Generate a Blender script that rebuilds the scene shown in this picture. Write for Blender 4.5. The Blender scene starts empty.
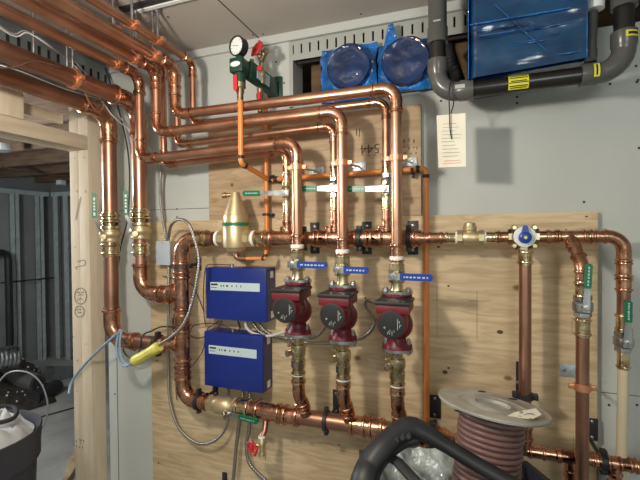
import bpy, bmesh, math, random
from mathutils import Vector, Matrix, noise
V = Vector
random.seed(7)
C = bpy.context.scene.collection
sc = bpy.context.scene
# ------------------------------------------------------------------ camera
F = 406.0; CAMH = 1.5; D = 1.3; CEIL = 2.19
CAM = V((0, -D, CAMH))
vX = V((1140, -2, -406)).normalized()
vY = V((145, -8, 406)); vY = (vY - vY.dot(vX) * vX).normalized()
vZ = vX.cross(vY)
def ray(px, py):
    d = V(((px - 320) / F, (py - 240) / F, 1.0))
    return V((d.dot(vX), d.dot(vY), d.dot(vZ)))          # length along the view axis = 1
def P(px, py, Y=0.0):
    r = ray(px, py); return CAM + r * ((Y + D) / r.y)
def PX(px, py, X):
    r = ray(px, py); return CAM + r * (X / r.x)
def PZ(px, py, Z):
    r = ray(px, py); return CAM + r * ((Z - CAMH) / r.z)
def PD(px, py, d): return CAM + ray(px, py) * d
cam = bpy.data.cameras.new('camera'); co = bpy.data.objects.new('camera', cam); C.objects.link(co)
cam.sensor_width = 36; cam.lens = F * 36 / 640; cam.clip_start = 0.02
rt = V((vX.x, vY.x, vZ.x)); up = -V((vX.y, vY.y, vZ.y)); bk = -V((vX.z, vY.z, vZ.z))
m = Matrix((rt, up, bk)).transposed().to_4x4(); m.translation = CAM; co.matrix_world = m
vX_w = V((.94, .33, 0))
sc.camera = co
# ------------------------------------------------------------------ materials
def mat(name, col, rough=.5, metal=0., var=.0, scale=20., bump=0., bscale=80., stretch=(1, 1, 1), col2=None, rvar=0., detail=4, coat=0., trans=0., alpha=1., sheen=0., bdist=.002):
    m = bpy.data.materials.new(name); m.use_nodes = True
    nt = m.node_tree; N = nt.nodes; L = nt.links; b = N['Principled BSDF']
    b.inputs['Base Color'].default_value = (*col, 1); b.inputs['Roughness'].default_value = rough; b.inputs['Metallic'].default_value = metal
    b.inputs['Coat Weight'].default_value = coat; b.inputs['Transmission Weight'].default_value = trans; b.inputs['Alpha'].default_value = alpha
    tc = N.new('ShaderNodeTexCoord'); mp = N.new('ShaderNodeMapping'); mp.inputs['Scale'].default_value = stretch
    L.new(tc.outputs['Object'], mp.inputs['Vector'])
    if var or col2 or rvar:
        n = N.new('ShaderNodeTexNoise'); n.inputs['Scale'].default_value = scale; n.inputs['Detail'].default_value = detail
        L.new(mp.outputs['Vector'], n.inputs['Vector'])
        r = N.new('ShaderNodeValToRGB'); L.new(n.outputs['Fac'], r.inputs['Fac'])
        c2 = col2 or tuple(max(0, c * (1 - var)) for c in col)
        c1 = col if col2 else tuple(min(1, c * (1 + var * .5)) for c in col)
        r.color_ramp.elements[0].position = .35; r.color_ramp.elements[1].position = .65
        r.color_ramp.elements[0].color = (*c2, 1); r.color_ramp.elements[1].color = (*c1, 1)
        L.new(r.outputs['Color'], b.inputs['Base Color'])
        if rvar:
            mr = N.new('ShaderNodeMapRange'); L.new(n.outputs['Fac'], mr.inputs['Value'])
            mr.inputs['From Min'].default_value = .3; mr.inputs['From Max'].default_value = .7
            mr.inputs['To Min'].default_value = rough - rvar; mr.inputs['To Max'].default_value = rough + rvar
            L.new(mr.outputs['Result'], b.inputs['Roughness'])
    if bump:
        n2 = N.new('ShaderNodeTexNoise'); n2.inputs['Scale'].default_value = bscale; n2.inputs['Detail'].default_value = 3
        L.new(mp.outputs['Vector'], n2.inputs['Vector'])
        bp = N.new('ShaderNodeBump'); bp.inputs['Strength'].default_value = bump; bp.inputs['Distance'].default_value = bdist
        L.new(n2.outputs['Fac'], bp.inputs['Height']); L.new(bp.outputs['Normal'], b.inputs['Normal'])
    return m
def ply(name, c1, c2, c3, off=0.):
    """rotary cut veneer: stretched grain, long cathedral waves and a few knots"""
    m = bpy.data.materials.new(name); m.use_nodes = True
    nt = m.node_tree; N = nt.nodes; L = nt.links; b = N['Principled BSDF']; b.inputs['Roughness'].default_value = .62
    tc = N.new('ShaderNodeTexCoord'); mp = N.new('ShaderNodeMapping'); mp.inputs['Location'].default_value = (off, 0, off * .7)
    mp.inputs['Scale'].default_value = (3.0, 1, 22); L.new(tc.outputs['Object'], mp.inputs['Vector'])
    n = N.new('ShaderNodeTexNoise'); n.inputs['Scale'].default_value = 2.2; n.inputs['Detail'].default_value = 8; n.inputs['Distortion'].default_value = 1.2
    L.new(mp.outputs['Vector'], n.inputs['Vector'])
    r = N.new('ShaderNodeValToRGB'); L.new(n.outputs['Fac'], r.inputs['Fac'])
    e = r.color_ramp.elements; e[0].position = .33; e[0].color = (*c2, 1); e[1].position = .62; e[1].color = (*c1, 1)
    n3 = N.new('ShaderNodeTexNoise'); n3.inputs['Scale'].default_value = 3.5; n3.inputs['Detail'].default_value = 2
    L.new(tc.outputs['Object'], n3.inputs['Vector'])
    r3 = N.new('ShaderNodeValToRGB'); L.new(n3.outputs['Fac'], r3.inputs['Fac'])
    r3.color_ramp.elements[0].position = .35; r3.color_ramp.elements[0].color = (.82, .8, .76, 1); r3.color_ramp.elements[1].position = .6; r3.color_ramp.elements[1].color = (1, 1, 1, 1)
    mx = N.new('ShaderNodeMix'); mx.data_type = 'RGBA'; mx.blend_type = 'MULTIPLY'; mx.inputs[0].default_value = 1
    L.new(r.outputs['Color'], mx.inputs[6]); L.new(r3.outputs['Color'], mx.inputs[7])
    # knots
    mk = N.new('ShaderNodeMapping'); mk.inputs['Scale'].default_value = (3.1, .01, 4.6); mk.inputs['Location'].default_value = (off * 1.7 + .3, 0, .2)
    L.new(tc.outputs['Object'], mk.inputs['Vector'])
    vo = N.new('ShaderNodeTexVoronoi'); vo.inputs['Scale'].default_value = 1.6; L.new(mk.outputs['Vector'], vo.inputs['Vector'])
    rk = N.new('ShaderNodeValToRGB'); L.new(vo.outputs['Distance'], rk.inputs['Fac'])
    rk.color_ramp.elements[0].position = .035; rk.color_ramp.elements[0].color = (*c3, 1); rk.color_ramp.elements[1].position = .075; rk.color_ramp.elements[1].color = (1, 1, 1, 1)
    mx2 = N.new('ShaderNodeMix'); mx2.data_type = 'RGBA'; mx2.blend_type = 'MULTIPLY'; mx2.inputs[0].default_value = .85
    L.new(mx.outputs[2], mx2.inputs[6]); L.new(rk.outputs['Color'], mx2.inputs[7])
    L.new(mx2.outputs[2], b.inputs['Base Color'])
    bp = N.new('ShaderNodeBump'); bp.inputs['Strength'].default_value = .25; bp.inputs['Distance'].default_value = .002
    L.new(n.outputs['Fac'], bp.inputs['Height']); L.new(bp.outputs['Normal'], b.inputs['Normal'])
    return m
M = dict(
 drywall=mat('drywall paint', (.56, .585, .56), .85, var=.06, scale=2.5, bump=.15, bscale=60),
 ceiling=mat('ceiling board', (.50, .46, .42), .9, var=.10, scale=3),
 concrete=mat('concrete', (.30, .29, .27), .8, var=.3, scale=3, bump=.3, bscale=40),
 ply=ply('plywood', (.72, .565, .365), (.52, .385, .222), (.25, .17, .1)),
 ply2=ply('plywood brown', (.56, .405, .255), (.40, .275, .165), (.3, .2, .12), 2.3),
 plyedge=mat('plywood edge', (.42, .30, .17), .8, var=.4, scale=8, stretch=(1, 1, 40)),
 wood=mat('pine stud', (.70, .60, .46), .7, col2=(.62, .51, .37), scale=6, stretch=(8, 8, .8), bump=.2),
 woody=mat('pine header', (.66, .56, .42), .7, col2=(.56, .46, .33), scale=6, stretch=(8, .8, 8), bump=.2),
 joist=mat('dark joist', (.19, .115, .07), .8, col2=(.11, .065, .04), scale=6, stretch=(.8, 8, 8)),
 copper=mat('copper', (.58, .325, .215), .34, .95, col2=(.47, .25, .16), scale=14, rvar=.05),
 copperf=mat('copper fitting', (.66, .365, .24), .24, 1., col2=(.46, .225, .14), scale=45, rvar=.08, bump=.35, bscale=110),
 copperd=mat('oxidised copper', (.45, .245, .17), .37, .95, col2=(.36, .19, .13), scale=10, rvar=.08),
 copperc=mat('copper plated clamp', (.78, .38, .22), .38, .8),
 brass=mat('brass', (.66, .57, .38), .28, 1., col2=(.46, .38, .22), scale=30, rvar=.08),
 brassf=mat('brass press fitting', (.84, .70, .44), .18, 1., col2=(.52, .36, .2), scale=60, rvar=.06, bump=.5, bscale=120),
 brassm=mat('matt brass casting', (.62, .50, .30), .42, .75, var=.15, scale=20),
 steel=mat('galvanised steel', (.50, .51, .52), .34, 1., var=.2, scale=25, rvar=.1),
 plate=mat('galvanised plate', (.50, .56, .62), .45, .6, var=.25, scale=40),
 galv=mat('steel stud', (.55, .60, .60), .5, .35, var=.15, scale=12),
 conduit=mat('armoured conduit', (.36, .34, .31), .36, .9),
 tape=mat('white thread tape', (.85, .84, .80), .8),
 red=mat('red cast iron paint', (.155, .013, .022), .42, var=.15, scale=30, bump=.15, bscale=200),
 redh=mat('red handwheel', (.55, .03, .035), .4),
 black=mat('black plastic', (.018, .018, .02), .45),
 blackm=mat('black coated steel', (.02, .02, .022), .5),
 rubber=mat('black rubber', (.019, .020, .023), .5, var=.2, scale=30),
 darkplastic=mat('dark tub plastic', (.035, .038, .043), .5, var=.25, scale=12, bump=.1),
 bluebox=mat('blue enclosure', (.009, .028, .235), .38, var=.06, scale=8),
 bluebs=mat('blue enclosure end cap', (.012, .02, .12), .4),
 blueh=mat('blue vinyl', (.010, .05, .34), .35),
 greenh=mat('green vinyl', (.0, .16, .07), .35),
 greend=mat('dark green body', (.006, .045, .028), .35),
 white=mat('white label', (.78, .80, .80), .6),
 paleblue=mat('pale label strip', (.56, .70, .76), .5),
 lilac=mat('pale grey blue plastic', (.50, .58, .66), .45),
 ink=mat('ink', (.02, .02, .025), .7),
 inkb=mat('brown stamp ink', (.10, .065, .045), .8),
 pencil=mat('pencil', (.06, .045, .035), .8),
 orange=mat('orange tubing', (.78, .27, .07), .38, var=.08, scale=10),
 cream=mat('cream tubing', (.62, .54, .38), .4),
 paper=mat('cream card', (.78, .75, .62), .8, var=.05, scale=20),
 pink=mat('pink print', (.75, .42, .38), .8),
 pvc=mat('grey pipe', (.095, .095, .092), .27, var=.12, scale=10),
 pvcd=mat('dark grey pipe', (.015, .014, .014), .28),
 yellow=mat('yellow sticker', (.72, .68, .03), .5),
 yellowp=mat('yellow plastic', (.72, .66, .14), .4, var=.15, scale=30),
 film=mat('blue film', (.015, .17, .56), .15, var=.7, scale=14, bump=1., bscale=28, coat=.6, bdist=.02),
 filmd=mat('blue film over dark', (.008, .035, .13), .14, var=.5, scale=12, bump=.7, bscale=13, coat=.6, bdist=.02),
 filmu=mat('teal film', (.006, .07, .17), .13, col2=(.003, .02, .075), scale=3.5, bump=.5, bscale=5, coat=.7, bdist=.006, stretch=(1, 1, 4)),
 wire=mat('brown wire', (.30, .17, .15), .4, var=.12, scale=30),
 wirey=mat('mauve armoured cable', (.17, .092, .08), .42, var=.12, scale=30),
 greyc=mat('grey cable', (.33, .33, .33), .45), bluec=mat('blue grey cord', (.22, .32, .42), .5), whitec=mat('white cable', (.62, .60, .56), .45),
 browncable=mat('brown thin wire', (.12, .05, .035), .5),
 reel=mat('scuffed steel flange', (.56, .56, .52), .42, .45, col2=(.30, .30, .28), scale=14, rvar=.1, detail=8),
 bag=mat('dusty clear plastic', (.40, .45, .44), .3, col2=(.07, .085, .085), scale=16, bump=.8, bscale=22, coat=.4, bdist=.02),
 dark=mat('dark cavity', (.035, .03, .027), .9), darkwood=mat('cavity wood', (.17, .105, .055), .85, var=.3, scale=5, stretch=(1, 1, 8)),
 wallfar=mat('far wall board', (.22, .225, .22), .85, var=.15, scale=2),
 rag=mat('white cloth', (.62, .63, .64), .9, var=.15, scale=9, bump=.5, bscale=20),
 bin=mat('grey bin plastic', (.045, .045, .058), .5), heap=mat('black speckled heap', (.035, .026, .02), .8, var=.6, scale=20, bump=.6, bscale=12),
 speck=mat('white speck', (.6, .6, .6), .8), blueg=mat('bluish track steel', (.22, .25, .26), .5, .4), slotgrey=mat('grey painted track', (.44, .46, .43), .55, .3),
)
# ------------------------------------------------------------------ mesh builder
class MB:
    def __init__(s): s.v = []; s.f = []; s.mi = []
    def add(s, vs, fs, mi=0):
        o = len(s.v); s.v += [V(v) for v in vs]; s.f += [tuple(i + o for i in f) for f in fs]; s.mi += [mi] * len(fs); return s
    def sweep(s, pts, rad, n=16, caps=True, mi=0, flat=1.0, upv=None):
        pts = [V(p) for p in pts]
        if not hasattr(rad, '__len__'): rad = [rad] * len(pts)
        vs = []; k = len(pts); u = None
        for i, p in enumerate(pts):
            a = pts[max(0, i - 1)]; b = pts[min(k - 1, i + 1)]; t = (b - a)
            if t.length < 1e-9: t = tp
            t = t.normalized(); tp = t
            if u is None:
                u = V(upv) if upv is not None else (V((0, 0, 1)) if abs(t.z) < .9 else V((1, 0, 0)))
            u = (u - u.dot(t) * t)
            u = u.normalized() if u.length > 1e-6 else t.orthogonal().normalized()
            w = t.cross(u)
            for j in range(n):
                an = 2 * math.pi * (j + .5) / n
                vs.append(p + (w * math.cos(an) + u * math.sin(an) * flat) * rad[i])
        fs = [(i * n + j, i * n + (j + 1) % n, (i + 1) * n + (j + 1) % n, (i + 1) * n + j) for i in range(k - 1) for j in range(n)]
        if caps: fs += [tuple(reversed(range(n))), tuple(range((k - 1) * n, k * n))]
        return s.add(vs, fs, mi)
    def lathe(s, p, d, prof, n=20, mi=0):
        """prof: (distance along d, radius)"""
        p = V(p); d = V(d).normalized()
        u = V((0, 0, 1)) if abs(d.z) < .9 else V((1, 0, 0)); u = (u - u.dot(d) * d).normalized(); w = d.cross(u)
        vs = []
        for t, r in prof:
            for j in range(n):
                an = 2 * math.pi * (j + .5) / n
                vs.append(p + d * t + (w * math.cos(an) + u * math.sin(an)) * max(r, 1e-5))
        k = len(prof)
        fs = [(i * n + j, i * n + (j + 1) % n, (i + 1) * n + (j + 1) % n, (i + 1) * n + j) for i in range(k - 1) for j in range(n)]
        fs += [tuple(reversed(range(n))), tuple(range((k - 1) * n, k * n))]
        return s.add(vs, fs, mi)
    def box(s, lo, hi, bev=0., ax=None, org=None, mi=0):
        lo = V(lo); hi = V(hi); bm = bmesh.new(); bmesh.ops.create_cube(bm, size=1)
        for v in bm.verts: v.co = V([(lo[i] + hi[i]) / 2 + v.co[i] * (hi[i] - lo[i]) for i in range(3)])
        if bev: bmesh.ops.bevel(bm, geom=bm.edges[:], offset=bev, segments=2, affect='EDGES', profile=.6)
        bm.verts.index_update(); vs = [v.co.copy() for v in bm.verts]
        if ax: vs = [V(org) + ax[0] * v.x + ax[1] * v.y + ax[2] * v.z for v in vs]
        s.add(vs, [tuple(v.index for v in f.verts) for f in bm.faces], mi); bm.free(); return s
    def prism(s, poly, org, ux, uy, d, mi=0):
        """2D outline in the plane (ux, uy), pushed along ux x uy by d (centred)"""
        org = V(org); ux = V(ux).normalized(); uy = V(uy).normalized(); nn = ux.cross(uy).normalized(); k = len(poly)
        vs = [org + ux * a + uy * b + nn * (-d / 2) for a, b in poly] + [org + ux * a + uy * b + nn * (d / 2) for a, b in poly]
        fs = [tuple(reversed(range(k))), tuple(range(k, 2 * k))] + [(i, (i + 1) % k, k + (i + 1) % k, k + i) for i in range(k)]
        return s.add(vs, fs, mi)
    def torus(s, c, axis, R, r, n=28, m_=8, mi=0, sq=1.):
        c = V(c); axis = V(axis).normalized(); u = axis.orthogonal().normalized(); w = axis.cross(u); vs = []
        for i in range(n):
            a = 2 * math.pi * i / n; rd = u * math.cos(a) + w * math.sin(a)
            for j in range(m_):
                b = 2 * math.pi * (j + .5) / m_; vs.append(c + rd * (R + r * math.cos(b)) + axis * r * sq * math.sin(b))
        fs = [(i * m_ + j, ((i + 1) % n) * m_ + j, ((i + 1) % n) * m_ + (j + 1) % m_, i * m_ + (j + 1) % m_) for i in range(n) for j in range(m_)]
        return s.add(vs, fs, mi)
    def ball(s, c, r, n=16, m_=10, sc3=(1, 1, 1), mi=0):
        c = V(c); prof = [(-math.cos(math.pi * i / m_), math.sin(math.pi * i / m_)) for i in range(m_ + 1)]
        vs = [c + V((b * math.cos(2 * math.pi * j / n) * r * sc3[0], b * math.sin(2 * math.pi * j / n) * r * sc3[1], a * r * sc3[2])) for a, b in [(a, max(b, 1e-4)) for a, b in prof] for j in range(n)]
        k = len(prof)
        fs = [(i * n + j, i * n + (j + 1) % n, (i + 1) * n + (j + 1) % n, (i + 1) * n + j) for i in range(k - 1) for j in range(n)]
        return s.add(vs, fs, mi)
def wloc(o):
    l = V(o.location)
    while o.parent: o = o.parent; l = l + V(o.location)
    return l
def tag(o, label=None, cat=None, group=None, kind=None):
    if label: o['label'] = label
    if cat: o['category'] = cat
    if group: o['group'] = group
    if kind: o['kind'] = kind
    return o
def thing(name, label, cat, loc, group=None):
    o = bpy.data.objects.new(name, None); C.objects.link(o); o.location = V(loc); o.empty_display_size = .02
    return tag(o, label, cat, group)
def part(name, mb, ms, parent=None, loc=None, angle=40, smooth=True, label=None):
    if not isinstance(ms, (list, tuple)): ms = [ms]
    base = wloc(parent) if parent else (V(loc) if loc is not None else V((0, 0, 0)))
    me = bpy.data.meshes.new(name); me.from_pydata([v - base for v in mb.v], [], mb.f); me.update()
    bm = bmesh.new(); bm.from_mesh(me); bmesh.ops.recalc_face_normals(bm, faces=bm.faces); bm.to_mesh(me); bm.free()
    for x in ms: me.materials.append(M[x] if isinstance(x, str) else x)
    me.polygons.foreach_set('material_index', mb.mi)
    if smooth:
        me.polygons.foreach_set('use_smooth', [True] * len(me.polygons)); me.set_sharp_from_angle(angle=math.radians(angle))
    o = bpy.data.objects.new(name, me); C.objects.link(o)
    if parent: o.parent = parent
    else: o.location = base
    if label: o['label'] = label
    return o
def solo(name, mb, ms, label, cat, loc=None, group=None, **k):
    if loc is None: loc = sum(mb.v, V((0, 0, 0))) / len(mb.v)
    return tag(part(name, mb, ms, None, loc, **k), label, cat, group)
def struct(name, mb, ms, smooth=False, parent=None):
    o = part(name, mb, ms, parent, smooth=smooth)
    if not parent: o['kind'] = 'structure'
    return o
def text(name, txt, parent, c, ux, uy, size, m_):
    cu = bpy.data.curves.new(name, 'FONT'); cu.body = txt; cu.size = size; cu.align_x = 'CENTER'; cu.align_y = 'CENTER'; cu.extrude = .0002
    cu.materials.append(M[m_]); o = bpy.data.objects.new(name, cu); C.objects.link(o)
    ux = V(ux).normalized(); uy = V(uy).normalized(); R = Matrix((ux, uy, ux.cross(uy))).transposed().to_4x4(); R.translation = V(c) - wloc(parent)
    me = bpy.data.meshes.new_from_object(o); bpy.data.objects.remove(o); o = bpy.data.objects.new(name, me); C.objects.link(o)
    o.parent = parent; o.matrix_local = R; return o
def spline(pts, step=.01):
    pts = [V(p) for p in pts]; q = [pts[0] * 2 - pts[1]] + pts + [pts[-1] * 2 - pts[-2]]; out = []
    for i in range(1, len(q) - 2):
        a, b, c, d = q[i - 1:i + 3]; n = max(2, int((c - b).length / step))
        for j in range(n):
            t = j / n
            out.append(.5 * ((2 * b) + (c - a) * t + (2 * a - 5 * b + 4 * c - d) * t * t + (-a + 3 * b - 3 * c + d) * t ** 3))
    return out + [pts[-1]]
def rounded(pts, R):
    """polyline with each inner corner turned into an arc; also returns the arcs"""
    out = [pts[0]]; arcs = []
    for i in range(1, len(pts) - 1):
        a, b, c = pts[i - 1:i + 2]; u = (a - b).normalized(); w = (c - b).normalized(); th = u.angle(w)
        L = min(R / math.tan(th / 2), (a - b).length * .49, (c - b).length * .49); rr = L * math.tan(th / 2)
        cen = b + (u + w).normalized() * (rr / math.sin(th / 2)); s0 = b + u * L; s1 = b + w * L
        arc = []; v0 = s0 - cen; v1 = s1 - cen; tot = v0.angle(v1)
        for k in range(9):
            t = k / 8; arc.append(cen + (v0 * math.sin((1 - t) * tot) + v1 * math.sin(t * tot)) / math.sin(tot))
        out += arc; arcs.append((arc, u, w))
    return out + [pts[-1]], arcs
def beadprof(L, r, k=1.13):
    """press fitting sleeve: plain collar, raised bead near each end"""
    R = r * k; B = r * (k + .22); e = min(L * .16, r * .35)
    return [(0, r), (0, R), (e * .6, R), (e * .8, B * .97), (e * 1.25, B), (e * 1.7, B * .97), (e * 1.9, R), (L - e * 1.9, R), (L - e * 1.7, B * .97), (L - e * 1.25, B), (L - e * .8, B * .97), (L - e * .6, R), (L, R), (L, r)]
def sleeve(root, c, d, L, r, m_='copperf', name='coupling'):
    d = V(d).normalized(); return part(name, MB().lathe(V(c) - d * L / 2, d, beadprof(L, r), 24), m_, root)
def elbow(root, arc, u, w, r, m_='copperf', ext=2.0, name='elbow'):
    e = r * ext; pts = []; rad = []; R = r * 1.13; B = r * 1.3
    pr = [(e, r), (e, R), (e * .93, R), (e * .88, B), (e * .76, B), (e * .70, R), (.2 * e, R)]
    for t, q in pr: pts.append(arc[0] + u * t); rad.append(q)
    for a in arc: pts.append(a); rad.append(R * 1.02)
    for t, q in reversed(pr): pts.append(arc[-1] + w * t); rad.append(q)
    for i in range(1, len(pts)):
        if (pts[i] - pts[i - 1]).length < 1e-6: pts[i] = pts[i] + (pts[i] - arc[4]).normalized() * 1e-5 if i < 3 else pts[i] + w * 1e-5
    return part(name, MB().sweep(pts, rad, 22), m_, root)
def pipe_run(label, pts, r, name='copper_pipe', m_='copper', R=None, fit='copperf', sleeves=(), group=None, tees=(), cat='pipe', elbows=True):
    """sleeves: (segment, t, length in r) ; tees: (segment, t, branch direction, branch length in r, branch radius)"""
    pts = [V(p) for p in pts]; root = thing(name, label, cat, pts[-1], group)
    path, arcs = rounded(pts, R or r * 2.5)
    part('tube', MB().sweep(path, r, 22), m_, root)
    if elbows:
        for arc, u, w in arcs: elbow(root, arc, u, w, r, fit)
    for sgm in sleeves:
        a, b = pts[sgm[0]], pts[sgm[0] + 1]; L = sgm[2] * r
        sleeve(root, a.lerp(b, sgm[1]), b - a, L, r, sgm[3] if len(sgm) > 3 else fit)
    for sg, t, bd, bl, br in tees:
        a, b = pts[sg], pts[sg + 1]; d = (b - a).normalized(); c = a.lerp(b, t); L = max(5.2 * r, br * 5.5)
        mb = MB().lathe(c - d * L / 2, d, beadprof(L, r), 24); bd = V(bd).normalized()
        mb.lathe(c, bd, [(0, br * 1.15), (bl * br - br * .9, br * 1.15), (bl * br - br * .75, br * 1.32), (bl * br - br * .4, br * 1.32), (bl * br - br * .25, br * 1.14), (bl * br, br * 1.14), (bl * br, br)], 22)
        part('tee', mb, fit, root)
    return root
def capsule(L, w, n=6, both=True):
    h = w / 2; p = [(L - h * .8 + h * .8 * math.cos(a), h * math.sin(a)) for a in [-math.pi / 2 + math.pi * i / n for i in range(n + 1)]]
    return p + ([(h * .3, h), (0, h * .7), (0, -h * .7), (h * .3, -h)] if both else [(0, h), (0, -h)])
def lever(root, hub, d, nrm, s_len, g_len, w, grip, thick=.005, marks=True, mark='lilac'):
    """valve lever: nut, steel arm, vinyl grip"""
    d = V(d).normalized(); nrm = V(nrm); nrm = (nrm - nrm.dot(d) * d).normalized(); hub = V(hub); side = nrm.cross(d)
    ln = MB().prism([(-w * .7, -w * .55), (s_len + g_len * .3, -w * .38), (s_len + g_len * .3, w * .38), (-w * .7, w * .55)], hub, d, side, thick * .5)
    ln.lathe(hub - nrm * .001, nrm, [(0, w * .5), (thick * 1.2, w * .5), (thick * 1.3, w * .3), (thick * 2, w * .28)], 6)
    h = part('handle', ln, 'steel', root)
    g = part('grip', MB().prism(capsule(g_len, w), hub + d * s_len, d, side, thick * 1.6), grip, h)
    if marks:
        mk = MB(); o = hub + d * s_len + nrm * (thick * .8 + .0002); x = g_len * .12
        while x < g_len * .85:
            l = random.uniform(.04, .1) * g_len; mk.prism([(x, -w * .12), (x + l, -w * random.uniform(.06, .14)), (x + l, w * .12), (x, w * .08)], o, d, side, .0006); x += l * 1.6
        part('printed_mark', mk, mark, g)
    return h
def valve_body(root, c, d, L, r, m_='brass', name='body', tape=False):
    """two-piece ball valve body: hex end, round middle, hex end"""
    d = V(d).normalized(); c = V(c)
    mb = MB().lathe(c - d * L / 2, d, [(0, r * .95), (0, r * 1.05), (L * .18, r * 1.05), (L * .2, r * .85)], 6)
    mb.lathe(c - d * L * .34, d, [(0, r * .8), (L * .05, r * 1.0), (L * .14, r * 1.18), (L * .5, r * 1.18), (L * .56, r * 1.0), (L * .62, r * .82)], 24)
    mb.lathe(c + d * L * .26, d, [(0, r * .85), (L * .03, r * 1.1), (L * .22, r * 1.1), (L * .24, r * .95)], 6)
    b = part(name, mb, m_, root)
    return b
def clamp(label, c, axis, r, wall_d=V((0, 1, 0)), wallY=-.018, pl=(.022, .062), m_='blackm', rod=True, ring_w=.014, group=None, plate_m=None, voff=0.):
    """split ring around the pipe, rod to a screwed plate on the wall behind"""
    c = V(c); axis = V(axis).normalized(); root = thing('pipe_clamp', label, 'pipe clamp', (c.x, wallY, c.z), group)
    rr = r * 1.17 + .003; rg = MB().lathe(c - axis * ring_w / 2, axis, [(0, r * 1.02), (0, rr), (ring_w, rr), (ring_w, r * 1.02)], 26)
    up_ = V((0, 0, 1)) if abs(axis.z) < .5 else V((1, 0, 0))
    for s in (1, -1):
        q = c + up_ * s * (rr + .004); rg.box((-.009, -ring_w / 2, -.006), (.009, ring_w / 2, .006), .001, (V((0, 1, 0)), axis, up_), q)
    part('ring', rg, m_, root)
    e = V((c.x, wallY, c.z)); pu = V((0, 0, 1)) if abs(axis.z) < .5 else V((1, 0, 0)); ps = V((1, 0, 0)) if abs(axis.z) < .5 else V((0, 0, 1))
    if rod: part('rod', MB().sweep([c + V((0, rr, 0)), e], .005, 10), m_ if not plate_m else 'steel', root)
    p_ = part('plate', MB().box((-pl[0] / 2, -.0045, -pl[1] / 2), (pl[0] / 2, 0, pl[1] / 2), .001, (ps, V((0, 1, 0)), pu), e + pu * voff), plate_m or m_, root)
    for s in (1, -1): part('screw', MB().lathe(e + pu * (s * pl[1] * .36 + voff) + V((0, -.0045, 0)), (0, -1, 0), [(0, .005), (.002, .0045), (.003, .002)], 10), 'steel', p_)
    return root
# ================================================================== SETTING
xA0 = P(293, 90, 0).x; xA1 = P(597, 40, 0).x; zA = P(435, 91, 0).z; zB = P(610, 26, 0).z; zS = P(435, 38, 0).z
wb = MB().box((-1.41, 0, 0), (xA0, .09, CEIL)).box((xA0, 0, 0), (xA1, .09, zA)).box((xA1, 0, 0), (2.4, .09, zB))
WALL = struct('wall_back', wb, 'drywall')
seam = MB(); za = P(150, 210, 0).z
seam.box((-1.40, -.0006, za - .0009), (P(210, 210).x, .0, za + .0009)).box((P(600, 392).x, -.0006, P(600, 392).z - .0008), (2.2, 0, P(600, 392).z + .0008))
seam.box((P(116, 300).x - .0012, -.0008, 0), (P(116, 300).x + .0012, 0, 1.9))
struct('seam', seam, 'pencil', parent=WALL)
sd = MB()
for px, py in ((441, 101), (517, 97), (517, 103), (636, 66), (638, 80), (610, 84), (637, 82), (584, 202), (639, 148), (609, 405), (637, 405), (292, 62), (284, 83), (276, 62), (115, 394), (177, 209), (177, 217)):
    sd.lathe(P(px, py, 0), (0, -1, 0), [(0, .0035), (.0008, .0035), (.001, .001)], 8)
struct('screw_head', sd, 'pencil', parent=WALL)
cl_ = struct('ceiling', MB().box((-5.2, -3.2, CEIL), (2.4, .09, CEIL + .05)), 'ceiling')
a = PZ(218.5, 0, CEIL); 
struct('seam', MB().box((a.x - .002, -3, CEIL - .0008), (a.x + .002, 0, CEIL)), 'pencil', parent=cl_)
cs = MB()
for px, py in ((168, 17), (263, 34), (253, 35), (361, 14), (156, 19)): cs.lathe(PZ(px, py, CEIL), (0, 0, -1), [(0, .004), (.001, .003)], 8)
struct('screw_head', cs, 'pencil', parent=cl_)
struct('floor', MB().box((-5.2, -3.2, -.05), (2.4, 3.2, 0)), 'concrete')
struct('wall_rear', MB().box((-5.2, -3.3, 0), (2.4, -3.2, CEIL)), 'drywall')
struct('wall_right', MB().box((2.4, -3.3, 0), (2.5, .1, CEIL)), 'drywall')
struct('trim_1', MB().box((-1.41, -.012, CEIL - .028), (2.4, 0, CEIL)), 'drywall')
struct('trim_2', MB().box((xA0 - .012, -.004, zA - .006), (xA1, 0, zA + .004)).box((xA0 - .012, -.004, zA), (xA0 + .002, 0, CEIL - .03)), 'slotgrey')
# cavity behind the wall opening
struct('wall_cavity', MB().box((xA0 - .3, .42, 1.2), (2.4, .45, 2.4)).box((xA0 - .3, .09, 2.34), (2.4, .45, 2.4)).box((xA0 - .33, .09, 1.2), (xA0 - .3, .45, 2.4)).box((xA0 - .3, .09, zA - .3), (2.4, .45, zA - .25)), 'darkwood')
# slotted deflection tracks
def slotted(name, label, o, d, L, h, w_slot, pitch, depth, group=None, seed_off=0., m_='slotgrey'):
    """o = lower corner, d = run direction, height h; vertical slots"""
    d = V(d); n = V((0, -1, 0)) if abs(d.x) > .5 else V((1, 0, 0)); mb = MB(); ax = (d, n, V((0, 0, 1))); t = .0015
    a0, a1 = h * .32, h * .80
    mb.box((0, 0, 0), (L, t, a0), 0, ax, o).box((0, 0, a1), (L, t, h), 0, ax, o)
    x = 0
    while x < L:
        mb.box((x + w_slot, 0, a0), (min(L, x + pitch), t, a1), 0, ax, o); x += pitch
    mb.box((0, -depth, h - t), (L, 0, h), 0, ax, o)
    return solo(name, mb, m_, label, 'metal track', o, group, smooth=False)
slotted('slotted_track', 'pale grey slotted metal track under the ceiling above the blue wrapped duct ports', (xA0, -.002, zS), (1, 0, 0), xA1 - xA0, CEIL - .03 - zS, .006, .031, .05)
struct('slot_shade', MB().box((xA0, .03, zS), (xA1, .034, CEIL)), 'dark')  # added dark sheet, its colour stands for the shade inside the slots
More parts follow.
